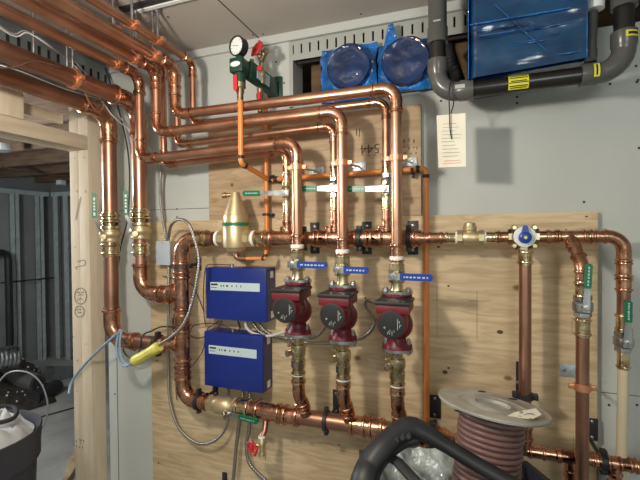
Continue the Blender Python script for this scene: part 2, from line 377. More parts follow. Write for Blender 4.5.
slotted('slotted_track', 'dark slotted metal track above the left opening behind the big copper pipes', (-1.37, -1.6, CEIL - .19), (0, 1, 0), 1.59, .185, .012, .034, .02, None, 0., 'blueg')
struct('side_slot_shade', MB().box((-1.388, -1.6, CEIL - .19), (-1.380, -.001, CEIL)), 'dark')  # dark backing added so the slots of the left track look shaded
# framing seen in the wall opening
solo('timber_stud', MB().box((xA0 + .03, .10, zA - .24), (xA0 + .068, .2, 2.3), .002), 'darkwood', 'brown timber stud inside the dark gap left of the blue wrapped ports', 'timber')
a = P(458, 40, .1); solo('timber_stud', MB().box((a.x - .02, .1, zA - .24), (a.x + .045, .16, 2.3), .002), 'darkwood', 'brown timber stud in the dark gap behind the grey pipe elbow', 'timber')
# plywood backing boards
b0 = P(150.5, 300, -.018); b1 = P(597.5, 300, -.018); zt0 = P(165, 221.5, -.018).z; zt1 = P(597, 211.5, -.018).z
bb = MB().add([(b0.x, -.018, .5), (b1.x, -.018, .5), (b1.x, -.018, zt1), (b0.x, -.018, zt0), (b0.x, 0, .5), (b1.x, 0, .5), (b1.x, 0, zt1), (b0.x, 0, zt0)],
              [(0, 1, 2, 3)]).add([], [])
bb.f += [(4, 7, 6, 5), (0, 4, 5, 1), (1, 5, 6, 2), (2, 6, 7, 3), (3, 7, 4, 0)]; bb.mi += [1] * 5
board = solo('plywood_board', bb, ['ply', 'plyedge'], 'large pale plywood board fixed to the wall behind the pumps and controller boxes', 'plywood', (b0.x, -.018, .5), smooth=False)
c0 = P(208.5, 160, -.018).x; c1 = P(421, 160, -.018).x; zc = P(421, 104, -.018).z
sb = MB().box((c0, -.018, zt0 + .001), (c1, 0, zc)); sb.mi = [1] * 6
for i, f in enumerate(sb.f):
    if all(abs(sb.v[k].y + .018) < 1e-5 for k in f): sb.mi[i] = 0
small = solo('plywood_board', sb, ['ply2', 'plyedge'], 'smaller browner plywood board with ink stamps above the pump risers', 'plywood', (c0, -.018, zt0), smooth=False)
text('stamp', '544', small, P(370, 148.5, -.0185), (-1, 0, 0), (0, 0, -1), .044, 'inkb')
sm = MB()
for px, py, w, h in ((363, 155, .010, .0025), (369, 155.5, .01, .0025), (375, 155, .008, .0025), (356.5, 132, .003, .022), (359.5, 133, .003, .026), (404, 141, .004, .010), (409, 141, .006, .003), (409, 139, .006, .003), (414, 141, .004, .011), (404, 147, .006, .003), (409, 148, .003, .01), (414, 147.5, .006, .003), (417, 148, .003, .009), (405, 153, .008, .003), (411, 153.5, .005, .004), (416, 153, .006, .003)):
    a = P(px, py, -.0185); sm.box((a.x - w / 2, -.0185, a.z - h / 2), (a.x + w / 2, -.0182, a.z + h / 2))
part('stamp', sm, 'inkb', small, smooth=False)
pm = MB()
for x0, y0, x1, y1 in ((437, 282, 437, 338), (432, 300, 445, 300), (477, 290, 477, 340), (469, 301, 490, 301), (572, 317, 572, 335), (573.5, 436, 574, 450)):
    a = P(x0, y0, -.0185); b = P(x1, y1, -.0185); pm.sweep([a, b], .0005, 4)
part('pencil_line', pm, 'pencil', board)
km = MB()
for px, py, rx, rz in ((500, 332, .009, .006), (445, 372, .008, .006), (448.5, 368, .004, .003), (438.5, 247, .005, .003), (448.5, 286, .004, .003), (586.5, 216.5, .004, .002), (566, 209.5 + 20, .002, .002), (589.5, 336, .003, .003), (339, 445, .003, .003), (261, 399, .003, .003), (158.5, 463, .004, .004), (365.5, 298, .003, .003), (284, 257, .003, .002), (157, 361, .004, .004)):
    a = P(px, py, -.0183); km.add([a + V((rx * math.cos(t), -.0003, rz * math.sin(t))) for t in [2 * math.pi * i / 10 for i in range(10)]], [tuple(range(10))])
part('knot', km, 'inkb', board, smooth=False)
a = P(232, 185, -.0183); part('knot', MB().torus(a, (0, 1, 0), .006, .001, sq=.2).ball(a, .004, sc3=(1, .1, .7)), 'inkb', small)
# ---------------------------------------------------------------- left framing
PXF = -1.39
post = thing('timber_post', 'tall pale wooden post with pencil scribbles at the edge of the left opening', 'timber', (PXF - .05, -.07, 0))
fl = P(72, 300, -.10).x
part('stud', MB().box((fl, -.10, 0), (fl + (PXF - fl) * .47, -.035, CEIL), .0015), 'wood', post)
part('stud', MB().box((fl + (PXF - fl) * .475, -.10, 0), (PXF, -.035, CEIL), .0015), 'wood', post)
pk = MB(); Yp = -.1006
def mark(pts, r=.0011): pk.sweep(spline([P(x, y, Yp) for x, y in pts], .002), r, 4)
mark([(77, 262), (84, 260), (84.5, 265), (76, 267), (77, 270)], .0009)
for cx, cy, rx, ry in ((80.5, 296, 6, 8), (79.5, 311.5, 4.6, 5.5)):
    mark([(cx + rx * math.cos(t), cy + ry * math.sin(t)) for t in [2 * math.pi * i / 12 for i in range(13)]])
for y, x0, x1 in ((293, 77, 80), (292.6, 81.5, 84), (295.5, 78, 83), (299.5, 77.5, 82.5), (310, 77, 81), (313, 78, 81.5)): mark([(x0, y), ((x0 + x1) / 2, y - .9), (x1, y - .2)])
for k in range(9): mark([(74.5 + k * .5, 220 - k * 2.4), (77 + k * .5, 217.6 - k * 2.4), (76 + k * .5, 216 - k * 2.4)], .0006)
for x, y in ((76, 441), (79.5, 440), (81, 440), (83, 441), (80, 443), (76, 446), (79, 447), (82, 447.5)): mark([(x, y - 1), (x + .8, y + 1)], .001)
for x, y in ((78, 152), (75, 158), (84, 157.5), (75, 247), (73.5, 337), (86, 344), (78, 360), (77, 391), (77, 361)): pk.lathe(P(x, y, -.10), (0, -1, 0), [(0, .002), (.0008, .002)], 8)
part('pencil_mark', pk, 'pencil', post)
part('knot', MB().torus(P(77, 191, -.1), (0, 1, 0), .004, .0008, sq=.3).torus(P(88.5 - 3, 191.5, -.1), (0, 1, 0), .004, .0008, sq=.3), 'pencil', post)
for a_, lab in ((( -.92, -.855), 'pale wooden stud at the near side of the left opening'),):
    solo('timber_stud', MB().box((fl, a_[0], 0), (PXF, a_[1], CEIL - .04), .002), 'wood', lab, 'timber')
hz0 = PX(89, 150, PXF).z; hz1 = PX(89, 136.5, PXF).z
solo('timber_header', MB().box((fl, -.855, hz0), (PXF, -.1005, hz1), .002), 'woody', 'pale wooden header beam across the top of the left opening', 'timber')
y0 = PX(0, 100, PXF).y; y1 = PX(24, 110, PXF).y
solo('timber_stud', MB().box((fl, y0, hz1 + .001), (PXF, y1, CEIL - .04), .002), 'wood', 'short wooden cripple stud standing on the opening header', 'timber')
solo('timber_plate', MB().box((fl, -.855, CEIL - .04), (PXF - .002, -.1005, CEIL - .001), .002), 'woody', 'wooden top plate under the ceiling behind the big copper pipes', 'timber')
solo('timber_board', MB().box((fl - .05, -.34, hz1 + .06), (fl - .03, -.1005, hz1 + .10), .002), 'woody', 'whitish board lying crossways in the gap above the opening header', 'timber')
# ---------------------------------------------------------------- other room
XW = -4.76; YW = 2.26
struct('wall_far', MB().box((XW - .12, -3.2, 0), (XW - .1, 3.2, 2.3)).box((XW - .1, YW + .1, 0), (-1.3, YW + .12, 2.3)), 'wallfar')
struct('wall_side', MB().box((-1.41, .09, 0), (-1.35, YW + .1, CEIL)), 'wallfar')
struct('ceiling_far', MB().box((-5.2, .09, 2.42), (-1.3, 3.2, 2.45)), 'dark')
zT = 1.97
trk = MB().box((XW - .09, -1.5, zT), (XW, YW, zT + .05)); solo('steel_track', trk, 'galv', 'galvanised top track of the long stud wall in the far room', 'metal track', smooth=False)
solo('steel_track', MB().box((XW + .02, YW, zT), (-1.36, YW + .09, zT + .05)), 'galv', 'galvanised top track of the short stud wall beside the post', 'metal track', smooth=False)
def stud(a, lab, alongY=True):
    w = .035; mb = MB()
    if alongY: mb.box((XW - .09, a.y - w, 0), (XW - .086, a.y + w, zT)).box((XW - .09, a.y - w, 0), (XW, a.y - w + .004, zT)).box((XW - .006, a.y - w, 0), (XW, a.y + w * .3, zT))
    else: mb.box((a.x - w, YW + .004, 0), (a.x - w + .004, YW + .09, zT)).box((a.x - w, YW, 0), (a.x + w, YW + .006, zT))
    solo('steel_stud', mb, 'galv', lab, 'metal stud', (a.x, a.y, 0), 'steel studs in the far room', smooth=False)
for px, lab in ((19, 'steel stud in the far room, leftmost of the row on the long wall'), (43.5, 'steel stud in the far room just left of the wall corner')): stud(PX(px, 250, XW), lab)
for px, lab in ((56, 'steel stud in the far room just right of the wall corner'), (66, 'steel stud in the far room showing right beside the wooden post')): stud(P(px, 250, YW), lab, False)
for i, yy in enumerate((.35, .8, 1.25, 1.7, 2.15)):
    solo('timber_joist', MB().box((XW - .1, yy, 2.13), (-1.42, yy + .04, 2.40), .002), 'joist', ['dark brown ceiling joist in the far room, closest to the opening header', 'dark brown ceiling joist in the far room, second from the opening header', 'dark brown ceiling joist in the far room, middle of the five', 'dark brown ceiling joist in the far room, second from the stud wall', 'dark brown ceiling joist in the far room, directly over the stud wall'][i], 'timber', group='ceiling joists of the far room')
a = PZ(0, 168, 2.12); b = PZ(68, 178, 2.12)
solo('wood_strap', MB().box((-.02, 0, 0), (.02, (b - a).length, .012), 0, (V((0, 1, 0)).cross(V((0, 0, 1))), (b - a).normalized(), V((0, 0, 1))), a), 'joist', 'thin pale strap running under the far room joists', 'strap')
for i, (px, py, lab) in enumerate(((61, 183, 'small white electrical box on a joist in the far room'), (48, 142.5, 'white electrical box close below the opening header'), (2, 148, 'bluish white electrical box at the left edge under the joists'))):
    a = PZ(px, py, 2.10); s = .035
    rb = thing('electrical_box', lab, 'electrical box', a, 'ceiling boxes of the far room')
    part('body', MB().box(a - V((s, s, s * .6)), a + V((s, s, s * .9)), .004), 'white', rb); part('cover', MB().box(a - V((s * 1.1, s * 1.1, s * .7)), a + V((s * 1.1, s * 1.1, -s * .58)), .003), 'plate', rb)
st = MB().sweep([PX(0, 283, XW + .03), PX(70, 276, XW + .03)], .008, 6); solo('wall_wire', st, 'rubber', 'dark wire strung level across the far stud wall', 'cable')
a = PX(8, 250, XW + .1); solo('black_pipe', MB().sweep(rounded([V((a.x, a.y - .5, PX(8, 252, XW + .1).z)), V((a.x, a.y, PX(8, 252, XW + .1).z)), V((a.x, a.y, .02))], .08)[0], .035, 14), 'rubber', 'thick black pipe turning down the far wall at the left edge', 'pipe')
# floor clutter of the far room
def ribbed(pts, r, amp=.08, pitch=.012, n=14, step=None):
    q = spline(pts, pitch / 4); rad = [r * (1 + (amp if i % 4 in (1, 2) else 0)) for i in range(len(q))]
    return MB().sweep(q, rad, n)
a = PZ(-8, 372, .35); b = PZ(16, 366, .35)
solo('flexible_duct', ribbed([a + V((0, 0, .1)), b + V((0, 0, .08))], .10, .05, .03), 'steel', 'silver flexible duct on the floor at the left edge of the far room', 'duct')
a = PZ(-6, 372, .22); b = PZ(38, 383, .16)
rl = thing('plastic_roll', 'grey plastic sheet roll lying beyond the black heap', 'roll', b)
part('outer_roll', MB().sweep([a, b], .085, 22), 'pvc', rl); part('core', MB().sweep([b, b + (b - a).normalized() * .004], .06, 22), 'dark', rl)
hp = MB(); 
gx, gy = 40, 20; A = PZ(-15, 425, 0); B = PZ(57, 402, 0); Cc = PZ(42, 372, 0); Dd = PZ(-20, 372, 0)
vs = []
for i in range(gx + 1):
    for j in range(gy + 1):
        u, v = i / gx, j / gy; p = (A.lerp(B, u)).lerp(Dd.lerp(Cc, u), v)
        h = .30 * min(1, 6 * min(u + .05, 1 - u, 1) ) * min(1, 5 * min(v, 1 - v)) ** .6 * (.7 + .5 * noise.noise(p * 3)) * (1.15 - u * .5); vs.append(p + V((0, 0, h + .002)))
hp.add(vs, [(i * (gy + 1) + j, (i + 1) * (gy + 1) + j, (i + 1) * (gy + 1) + j + 1, i * (gy + 1) + j + 1) for i in range(gx) for j in range(gy)])
heap = solo('bundled_sheeting', hp, 'heap', 'black heap of speckled sheeting on the far room floor behind the bin', 'sheeting', A)
spm = MB()
for k in range(60):
    q = vs[random.randrange(len(vs))]; 
    if q.z > .08: spm.ball(q + V((0, 0, .004)), random.uniform(.004, .011), 6, 4)
part('speck', spm, 'speck', heap)['kind'] = 'stuff'
a = PZ(57, 386, .06); b = PZ(33, 398, .08); bt = thing('black_tube', 'short black tube end lying at the right tip of the black heap', 'tube', a)
part('wall', MB().sweep([b, a], .06, 18), 'rubber', bt); part('bore', MB().sweep([a, a + (a - b).normalized() * .003], .045, 18), 'dark', bt)
q0 = [PZ(x, y, .02) for x, y in ((44, 383), (74, 375), (74, 366), (40, 366))]
sh = MB().add(q0 + [v - V((0, 0, .012)) for v in q0], [(0, 1, 2, 3), (7, 6, 5, 4), (0, 4, 5, 1), (1, 5, 6, 2), (2, 6, 7, 3), (3, 7, 4, 0)]); solo('sheet_metal', sh, 'steel', 'grey metal sheet lying on the far room floor beside the post', 'metal sheet', smooth=False)
solo('floor_cord', MB().sweep(spline([PZ(x, y, .006) for x, y in ((20, 424), (37, 418), (55, 413), (80, 406))], .05), .006, 8), 'rubber', 'thin dark cord on the far room floor right of the bin', 'cable')
q0 = [PZ(x, y, .035) for x, y in ((58, 492), (74, 470), (80, 450), (72, 452))]
solo('wood_offcut', MB().add(q0 + [v - V((0, 0, .03)) for v in q0], [(0, 1, 2, 3), (7, 6, 5, 4), (0, 4, 5, 1), (1, 5, 6, 2), (2, 6, 7, 3), (3, 7, 4, 0)]), 'plyedge', 'brown wood offcut on the floor left of the post', 'wood', smooth=False)
# bin
bc = PZ(-30, 435, .78); br = .205
bn = thing('waste_bin', 'dark grey round waste bin at the lower left edge, filled with white rags', 'bin', (bc.x, bc.y, 0))
part('body', MB().lathe((bc.x, bc.y, 0), (0, 0, 1), [(0, br * .8), (.02, br * .82), (.66, br * .97), (.665, br * 1.03), (.72, br * 1.035), (.775, br * 1.06), (.78, br * 1.04), (.76, br * .97), (.45, br * .93), (.45, .01)], 40), 'bin', bn)
def cloth(name, label, c, rx, ry, h, m_, seed, cat='rag', n=26, rough=.5):
    mb = MB(); vs = []
    for i in range(n + 1):
        for j in range(n + 1):
            x = (i / n * 2 - 1); y = (j / n * 2 - 1); rr = min(1, math.hypot(x, y)); s = 1 / max(1, math.hypot(x, y))
            p = V((c.x + x * rx * s, c.y + y * ry * s, c.z)); k = noise.fractal(V((x * 3 + seed, y * 3, seed)), .9, 2, 4)
            p.z += h * (1 - rr ** 2) * (.6 + rough * abs(k) * 2) + .02 * k * (1 - rr * .6); vs.append(p)
    mb.add(vs, [(i * (n + 1) + j, (i + 1) * (n + 1) + j, (i + 1) * (n + 1) + j + 1, i * (n + 1) + j + 1) for i in range(n) for j in range(n)])
    return solo(name, mb, m_, label, cat, c, angle=80)
cloth('white_rag', 'crumpled white cloth heaped in the waste bin', V((bc.x, bc.y, .755)), .19, .19, .11, 'rag', 3.1)
solo('wire_scrap', MB().sweep(spline([V((bc.x + dx, bc.y + dy, .82 + dz)) for dx, dy, dz in ((-.1, -.12, .02), (.02, -.08, .04), (.1, -.02, .02), (.15, .05, .02), (.08, .1, .03), (0, .06, .04))], .01), .008, 8), 'rubber', 'dark cable scrap lying on the cloth in the bin', 'cable')
hoop = [(-6, 388), (0, 380.5), (8, 373), (20, 371), (32, 374.5), (42, 385), (47.5, 403), (46, 420), (38, 433)]
solo('cable_hoop', MB().sweep(spline([PD(x, y, 1.9) for x, y in hoop], .01), .0035, 8), 'greyc', 'stiff grey cable hoop arching up out of the waste bin', 'cable')
# ================================================================== COPPER: front (supply) and back (return) sets
rF, rB = .0155, .0118; YF, YB = -.18, -.12
def snapx(p, x): return V((x, p.y, p.z))
def riser_set(px_top, py_top, px_bot, py_bot, px_r, py_r, y_end, Y):
    """ceiling pipe -> down -> across -> down"""
    c1 = P(px_top, py_top, Y); c2 = P(px_bot, py_bot, Y); c1.x = c2.x
    c3 = P(px_r, py_r, Y); e = P(px_r, y_end, Y); e.x = c3.x
    return [V((c1.x, -1.9, c1.z)), c1, c2, c3, e]
FS = [riser_set(139.5, 75, 140.5, 159.5, 296.5, 142, 246, YF), riser_set(156, 70, 157, 133, 341.5, 111, 251, YF), riser_set(174.5, 67, 175.5, 115, 396, 87.5, 258, YF)]
BS = [riser_set(165, 64, 164, 165.5, 286.3, 150.5, 233, YB), riser_set(178, 66, 177.7, 145, 333.8, 125.5, 232, YB), riser_set(193.3, 62, 193.5, 124.5, 386, 101.5, 232, YB)]
order = ['lowest', 'middle', 'topmost']
riser = ['left pump', 'middle pump', 'right pump']
for i, p in enumerate(FS):
    pipe_run('thick copper supply pipe from ceiling to the %s, %s of the three front runs' % (riser[i], order[i]), p, rF, sleeves=[(3, .97, 3.5), (1, .14 if i < 2 else .3, 3.2)] , group='front supply pipes')
for i, p in enumerate(BS):
    # leave room for the isolation valve halfway
    top, bot = p[3], p[4]; vy = P(286, [192, 189, 188.5][i], YB).z; vb = vy
    pipe_run('thinner copper return pipe tucked behind the supply run of the %s' % riser[i], p[:4] + [V((p[3].x, YB, vy + .028))], rB, sleeves=[(3, .88 if i == 0 else .9, 3.4, 'brassf')], group='rear return pipes', m_='copper')
    pipe_run('short copper stub below the green-handled valve, feeding the top header behind the %s riser' % riser[i], [V((p[3].x, YB, vy - .028)), V((p[3].x, YB, p[4].z + .0))], rB, sleeves=[(0, .22, 4, 'brassf'), (0, .8, 3.2)], group='return stubs')
    v = thing('ball_valve', 'brass ball valve with green lever on the thin riser of the %s' % riser[i], 'valve', (p[3].x, YB, vy), 'green-handled return valves')
    valve_body(v, (p[3].x, YB, vy), (0, 0, 1), .062, rB * 1.15, 'steel' if i != 0 else 'brass')
    part('stem', MB().lathe((p[3].x, YB - .008, vy), (0, -1, 0), [(0, .008), (.018, .008), (.02, .006), (.022, .006)], 12), 'brass', v)
    gx0 = [243, 302, 347][i]; hubx = [285, 333, 384.5][i]; py = [193, 188.3, 188.7][i]
    hb = P(hubx, py, YB - .03); end = P(gx0, py + .5, YB - .03); Lt = (end - hb).length; gl = min(.062, Lt * .5)
    lever(v, hb, end - hb, (0, -1, 0), Lt - gl, gl, .017, 'greenh')
# split ring hangers under the ceiling
def hanger(label, x, z, px, py, r, fullz=CEIL):
    c = V((x, 0, z)); c.y = PX(px, py, x).y; root = thing('pipe_hanger', label, 'pipe hanger', (c.x, c.y, fullz), 'copper ring hangers under the ceiling')
    w = .013; mb = MB().lathe(c - V((0, w / 2, 0)), (0, 1, 0), [(0, r * 1.03), (0, r * 1.15 + .001), (w, r * 1.15 + .001), (w, r * 1.03)], 26)
    for s in (1, -1): mb.box((-.003, -w / 2, -.006), (.011, w / 2, .006), .001, (V((s, 0, 0)), V((0, 1, 0)), V((0, 0, 1))), c + V((s * r * 1.2, 0, 0)))
    part('ring', mb, 'copperc', root); part('threaded_rod', MB().sweep([c + V((0, 0, r * 1.1)), V((c.x, c.y, fullz))], .004, 8), 'steel', root)
    part('ceiling_flange', MB().lathe((c.x, c.y, fullz), (0, 0, -1), [(0, .016), (.003, .016), (.006, .008), (.014, .007)], 18), 'steel', root)
hanger('copper ring hanger on the leftmost front ceiling pipe', FS[0][1].x, FS[0][1].z, 115, 62, rF)
hanger('copper ring hanger on the middle front ceiling pipe', FS[1][1].x, FS[1][1].z, 133.5, 59, rF)
hanger('copper ring hanger on the front ceiling pipe closest to the pressure gauge', FS[2][1].x, FS[2][1].z, 153, 55, rF)
hanger('copper ring hanger on the dark outermost ceiling pipe, closer to the wall', BS[2][1].x, BS[2][1].z, 157.5, 38, rB)
hanger('copper ring hanger on the dark outermost ceiling pipe, further from the wall', BS[2][1].x, BS[2][1].z, 132, 21, rB)
hanger('small copper hanger between the bundled ceiling pipes, closer to the wall', BS[1][1].x, BS[1][1].z, 136, 40, rB)
hanger('small copper hanger between the bundled ceiling pipes, further from the wall', BS[1][1].x, BS[1][1].z, 113, 26, rB)
# big mains on the left
rL = .0265
x1 = P(110, 200, YB).x; x2 = P(140, 200, YB).x
z1 = P(109.5, 112, YB).z; z2 = P(140, 104, YB).z
XV0 = P(182, 300, YB).x
v1z = P(110, 235.5, YB).z; v2z = P(140, 232.5, YB).z
pipe_run('big dull copper main coming down beside the post to the left green valve', [V((x1, -1.6, z1)), V((x1, YB, z1)), V((x1, YB, v1z + .02))], rL, m_='copperd', sleeves=[(1, .925, 2.5, 'brassf'), (1, .955, 1.6, 'brassf')], group='big copper mains')
pipe_run('big dull copper main coming down behind the leftmost supply pipe to a green valve', [V((x2, -1.6, z2)), V((x2, YB, z2)), V((x2, YB, v2z + .02))], rL, m_='copperd', sleeves=[(1, .925, 2.5, 'brassf'), (1, .955, 1.6, 'brassf')], group='big copper mains')
cA = P(111, 339, YB); cA.x = x1; cB = P(176, 344, YB); cB.x = XV0 - .03; cB.z = cA.z - .01
pipe_run('big copper pipe dropping below the left green valve and turning level at the yellow connector', [V((x1, YB, v1z - .02)), cA, V((P(163, 342, YB).x, YB, cA.z))], rL, m_='copperd', sleeves=[(0, .085, 2.0, 'brassf')], group='lower mains')
cj = V((P(163, 342, YB).x, YB, cA.z)); 
rd = thing('reducer_coupling', 'small copper reducer joining the lower left main to the vertical return pipe', 'pipe fitting', cj)
part('body', MB().lathe(cj - V((.004, 0, 0)), (1, 0, 0), [(0, rL), (0, rL * 1.1), (.012, rL * 1.1), (.024, .016), (.05, .015), (.052, .019), (.058, .019), (.06, .015), (XV0 - cj.x - .02, .015)], 24), 'copperf', rd)
cC = P(142, 293, YB); cC.x = x2
pipe_run('copper pipe below the second green valve, turning right into the vertical return pipe', [V((x2, YB, v2z - .02)), cC, V((XV0 - .026, YB, cC.z))], rL * .92, m_='copperd', sleeves=[(0, .2, 2.0, 'brassf'), (1, .72, 2.6)], group='lower mains')
for x, vz, pxh, pyh, lab in ((x1, v1z, 94, 205, 'big brass ball valve on the main beside the post, green lever raised'), (x2, v2z, 125.5, 202, 'big brass ball valve on the second main, green lever raised')):
    v = thing('ball_valve', lab, 'valve', (x, YB, vz), 'big valves on the mains')
    part('body', MB().lathe((x, YB, vz - .024), (0, 0, 1), [(0, .027), (0, .031), (.006, .033), (.012, .031), (.018, .033), (.022, .037), (.030, .0385), (.038, .037), (.040, .033), (.046, .033), (.046, .027)], 28), 'brassm', v)
    hb = P(pxh + 9.5, pyh + 32, YB - .04); g0 = P(pxh + .5, pyh + 13, YB - .05); g1 = P(pxh, pyh - 12, YB - .05); nn = (CAM - g0); nn.z = 0; nn.normalize()
    part('stem', MB().lathe(V((x - .012, YB - .012, hb.z)), hb - V((x - .012, YB - .012, hb.z)), [(0, .012), ((hb - V((x - .012, YB - .012, hb.z))).length + .006, .010)], 12), 'brass', v)
    h = MB(); h.sweep([hb + V((.004, 0, -.004)), hb, g0, g0.lerp(g1, .4)], [.0065, .0065, .007, .007], 4, flat=.35, upv=nn); hd = part('handle', h, 'pvc', v)
    dd = (g1 - g0); g = part('grip', MB().prism(capsule(dd.length, .016), g0, dd, nn.cross(dd.normalized()), .008), 'greenh', hd)
    mk = MB()
    for t0, t1 in ((.08, .22), (.3, .38), (.42, .5), (.55, .63), (.7, .82)): mk.prism([(t0 * dd.length, -.003), (t1 * dd.length, -.003), (t1 * dd.length, .003), (t0 * dd.length, .0035)], g0 + nn * .0043, dd, nn.cross(dd.normalized()), .0006)
    part('printed_mark', mk, 'white', g)
hanger('large copper band hanger around the big main under the ceiling', x2, z2, 73, 76, rL)
for px, lab in ((34, 'bare threaded rod above the big main, further left'), (67, 'bare threaded rod above the big main by the copper band')):
    yy = PX(px, 60, x2 - .03).y; solo('threaded_rod', MB().sweep([V((x2 - .03, yy, z2 + .02)), V((x2 - .03, yy, CEIL))], .0045, 8), 'steel', lab, 'rod')
# vertical return pipe + top header left
rV, rH, r2 = .0235, .021, .0245
zH = P(236, 238.5, YB).z
t0 = P(213, 238.5, YB)
zb0 = P(182, 398.5, YB).z; zb_sep = P(229, 405.5, YB)
X0 = XV0
pts = [V((t0.x + .006, YB, zH)), V((X0, YB, zH)), V((X0, YB, zb0)), V((P(210, 402.5, YB).x, YB, P(210, 402.5, YB).z))]
def tz(py): return (zH - P(182, py, YB).z) / (zH - zb0)
pipe_run('tall vertical copper return pipe left of the blue boxes with elbows top and bottom', pts, rV, m_='copperd', sleeves=[(0, .35, 2.2, 'brassf'), (1, tz(320), 2.4), (1, tz(372), 2.6), (1, tz(268), 2.2)],
         tees=[(1, tz(293), (-1, 0, 0), 2.2, rL * .9), (1, tz(345), (-1, 0, 0), 2.4, .016)])
# bottom header
def H2(px): 
    t = [(200, 401), (220, 404.5), (270, 412.5), (300, 417), (345, 423.5), (440, 437.6), (540, 452.5), (640, 466.7), (700, 475)]
    for (a, b), (c, d) in zip(t, t[1:]):
        if px <= c: return P(px, b + (d - b) * (px - a) / (c - a), YB)
pipe_run('big copper bottom header under the pumps with sweeping branch tees', [H2(239), H2(345), H2(440)], r2, m_='copperd', R=.01, elbows=False,
         sleeves=[(0, .05, 2.4, 'brassf'), (0, .3, 4.), (0, .52, 2.5), (1, .15, 2.4), (1, .35, 2.2), (1, .75, 2.5)])
v = thing('ball_valve', 'brass ball valve in the bottom header below the lower blue box, green lever', 'valve', H2(225)); d = (H2(240) - H2(210)).normalized()
valve_body(v, H2(224.5), d, (H2(240) - H2(209)).length, r2 * 1.08, 'brassm')
hb = P(228, 414, YB - .03); g1 = P(262, 422.5, YB - .034); part('stem', MB().lathe(H2(227) + V((0, -.01, -.01)), hb - H2(227), [(0, .013), (.035, .011)], 12), 'brass', v)
lever(v, hb, g1 - hb, (0, -1, -.2), .042, .072, .018, 'greenh')
Lh = H2(640).x + .1
ft = lambda px: (H2(px) - H2(540)).length / ((H2(690) - H2(540)).length + 1.2)
pipe_run('thinner copper pipe continuing the bottom header rightward past the wire reel', [H2(438), H2(540), H2(690) + (H2(690) - H2(540)).normalized() * 1.2], .0142, m_='copperd', R=.01, elbows=False,
         sleeves=[(0, .97, 3.2), (1, ft(551), 3.4), (1, ft(567), 3.2), (1, ft(601), 3), (1, ft(628), 3.2)], tees=[(1, ft(571), (0, 0, -1), 3.4, .013), (1, ft(615), (0, 0, -1), 2.6, .013)])
rd = thing('reducer_coupling', 'copper reducer where the bottom header narrows beside the tub handle', 'pipe fitting', H2(440))
part('body', MB().lathe(H2(438), H2(450) - H2(438), [(0, r2), (0, r2 * 1.12), (.02, r2 * 1.12), (.035, .0165), (.06, .0165), (.06, .0142)], 24), 'copperf', rd)
for px, nm in ((571, 'copper tail dropping below the lower right pipe, left of the valve drop'), (615, 'copper tail dropping below the lower right pipe beside the cream tube')):
    a = H2(px); pipe_run(nm, [a + V((0, 0, -.05)), a + V((0, 0, -.5))], .0125, m_='copperd', sleeves=[(0, .03, 3.4)], group='tails below the lower right pipe')
# pump drops onto the header
pumpx = [296.5, 341.5, 396]; ftop = [279, 284, 290.5]; fbot = [335.5, 341.5, 350.5]; vbot = [374, 379, 385]; vtop = [247, 252, 259]; kneey = [393, 396, 404]; hjoin = [308, 349, 402]
for i in range(3):
    x = FS[i][4].x; a = P(pumpx[i], vbot[i], YF); a.x = x; k = P(pumpx[i], kneey[i], YF); k.x = x; e = H2(hjoin[i] + 1); e2 = V((x + .0, YB, H2(hjoin[i]).z))
    k.z = max(k.z, e2.z + .075)
    root = pipe_run('short copper drop from the %s bending back into the bottom header' % riser[i], [a + V((0, 0, .004)), k, V((x + .002, YB, e2.z))], .0165, m_='copperd', R=.05, sleeves=[(0, .22, 2.6, 'brassf'), (1, .52, 1.6)], group='pump drops')
# top header, right of the separator
def H1(px):
    t = [(180, 238.8), (256, 238.5), (420, 238.2), (523, 237), (620, 236.2)]
    for (a, b), (c, d) in zip(t, t[1:]):
        if px <= c: return P(px, b + (d - b) * (px - a) / (c - a), YB)
pipe_run('thick copper top header running from the air separator past the three risers', [H1(257), H1(415)], rH, m_='copperd', R=.01, elbows=False,
         sleeves=[(0, .03, 2.2, 'brassf'), (0, .30, 2.2), (0, .46, 2.2), (0, .63, 2.2), (0, .78, 2.2), (0, .955, 2.8)],
         tees=[(0, (286.3 - 257) / 158 + .01, (0, 0, 1), 3.2, rB), (0, (333.8 - 257) / 158 + .008, (0, 0, 1), 3.2, rB), (0, (386 - 257) / 158, (0, 0, 1), 3.2, rB)])
rR = .0138
rd = thing('reducer_coupling', 'copper reducer where the top header narrows by the orange tube', 'pipe fitting', H1(415))
part('body', MB().lathe(H1(413), (1, 0, 0), [(0, rH), (0, rH * 1.12), (.02, rH * 1.12), (.034, rR * 1.15), (.05, rR * 1.15), (.05, rR)], 24), 'copperf', rd)
pipe_run('narrow copper pipe between the top header and the brass check valve', [H1(416), H1(461)], rR, m_='copperd', sleeves=[(0, .45, 3, 'copperf'), (0, .86, 3.8, 'brassf')])
pipe_run('short copper piece between the check valve and the mixing valve', [H1(481), H1(511)], rR, m_='copperd', sleeves=[(0, .25, 3.6, 'brassf'), (0, .76, 2.6)])
